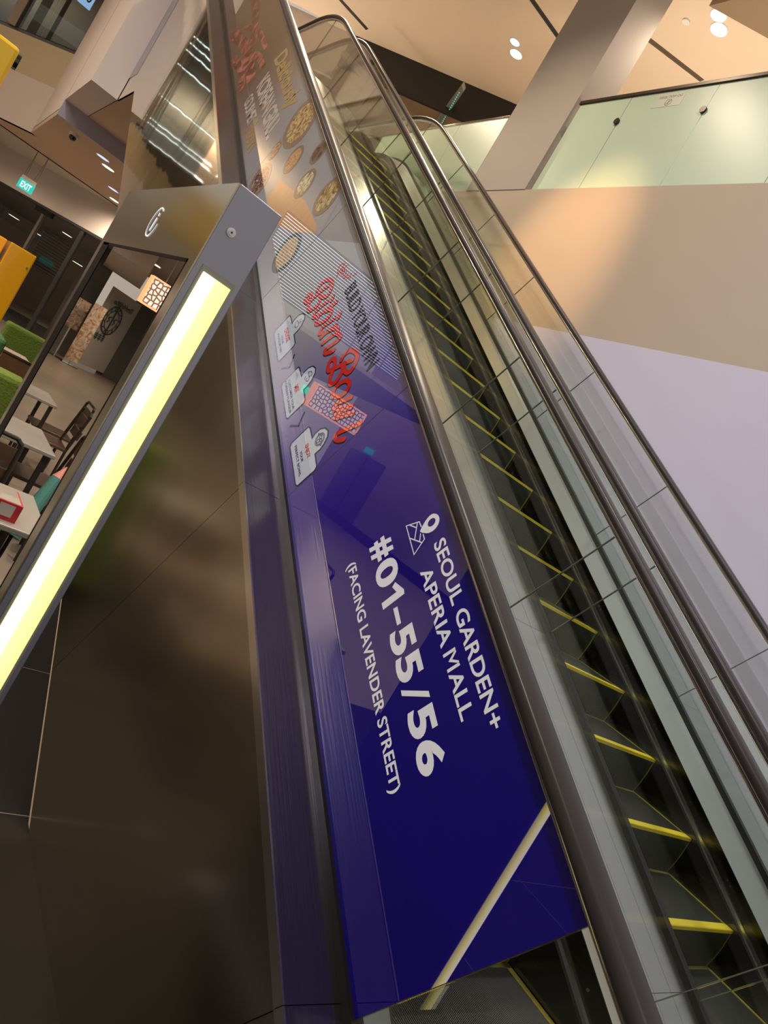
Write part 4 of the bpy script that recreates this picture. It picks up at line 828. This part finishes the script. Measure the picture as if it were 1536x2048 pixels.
# lattice lamp box
def lattice_mat():
    m, n, l, p = nt('lattice_lit'); tc = n.new('ShaderNodeTexCoord'); sx = n.new('ShaderNodeSeparateXYZ'); cx = n.new('ShaderNodeCombineXYZ'); l.new(tc.outputs['Object'], sx.inputs[0]); l.new(sx.outputs['X'], cx.inputs['X']); l.new(sx.outputs['Z'], cx.inputs['Y']); v = n.new('ShaderNodeTexVoronoi'); v.voronoi_dimensions = '2D'; v.feature = 'DISTANCE_TO_EDGE'; v.inputs['Scale'].default_value = 22; v.inputs['Randomness'].default_value = .55
    l.new(cx.outputs[0], v.inputs['Vector']); r = n.new('ShaderNodeValToRGB'); r.color_ramp.elements[0].position = .08; r.color_ramp.elements[1].position = .2
    r.color_ramp.elements[0].color = (.12, .05, .03, 1); r.color_ramp.elements[1].color = (1, .84, .68, 1); l.new(v.outputs[0], r.inputs[0]); l.new(r.outputs[0], p.inputs['Emission Color']); p.inputs['Emission Strength'].default_value = 1.5; p.inputs['Base Color'].default_value = (.2, .1, .08, 1); return m
t = empty('lattice_lantern', (-1.25, 6.95, .36), 'rectangular lattice lantern glowing orange over the dining side, seen reflected', 'lantern')
mb = MB(); mb.box(-1.62, -.94, 6.93, 7.03, .245, .495, lattice_mat()); mb.build('lit_body', t)
M['orangeedge'] = mat('lantern_edge_glow', (.9, .4, .2), .4, emit=(1, .40, .18), estr=1.6)
mb = MB()
for z in (.24, .495): mb.box(-1.64, -.92, 6.92, 7.04, z, z + .014, M['orangeedge'])
for x in (-1.64, -.934): mb.box(x, x + .014, 6.92, 7.04, .254, .495, M['orangeedge'])
mb.build('frame', t)
mb = MB(); mb.tube([(-1.5, 6.98, .5), (-1.5, 6.98, 7)], .005, M['wire'], 6); mb.tube([(-1.05, 6.98, .5), (-1.05, 6.98, 7)], .005, M['wire'], 6); mb.build('wires', t)
t = empty('exit_sign', (-2.17, 9.5, .51), 'bright green exit sign beside the orange lattice lantern, seen reflected in the banner', 'sign')
mb = MB(); mb.box(-2.26, -2.08, 9.5, 9.52, .46, .57, mat('exit_bright', (.0, .7, .4), .4, emit=(0, .85, .38), estr=1.3)); mb.build('panel', t)
mb = MB(); mb.tube([(-2.17, 9.51, .57), (-2.17, 9.51, 7)], .004, M['wire'], 6); mb.build('wire', t)
M['doorg'] = mat('door_grey_lilac', (.20, .19, .23), .5)
M['louv'] = mat('louvre_white', (.8, .8, .8), .4, emit=(.80, .84, .90), estr=1.5)
t = empty('louvre_fascia', (-4.2, 14.0, 2.8), 'wide fascia of thin white lit louvres, seen reflected as stripes in the banner', 'fascia')
mb = MB(); mb.box(-6.3, -2.2, 14.03, 14.06, 2.05, 3.5, M['shopdark']); mb.build('backing', t)
mb = MB()
for i in range(25): mb.box(-6.3, -2.2, 14.0, 14.03, 2.08 + i * .0565, 2.089 + i * .0565, M['louv'])
mb.build('louvres', t)
mb = MB(); mb.tube([(-3, 14.05, 3.5), (-3, 14.05, 7)], .01, M['wire'], 6); mb.tube([(-5.5, 14.05, 3.5), (-5.5, 14.05, 7)], .01, M['wire'], 6); mb.build('hangers', t)
# far west wall with doors
mb = MB(); mb.box(-11.2, -11, -2, 23, FL, 7, M['plaster']); struct('wall_west', mb)
mb = MB(); mb.box(-11.0, -10.97, 19.2, 21.6, FL, .35, M['doorg']); mb.box(-10.97, -10.96, 20.35, 20.39, FL, .3, M['seam']); struct('door_1', mb)
t = empty('exit_sign', (-10.9, 20.4, .5), 'green exit sign above the far double door, seen reflected', 'sign'); mb = MB(); mb.box(-10.95, -10.9, 20.2, 20.7, .42, .62, M['exitg']); mb.build('panel', t)
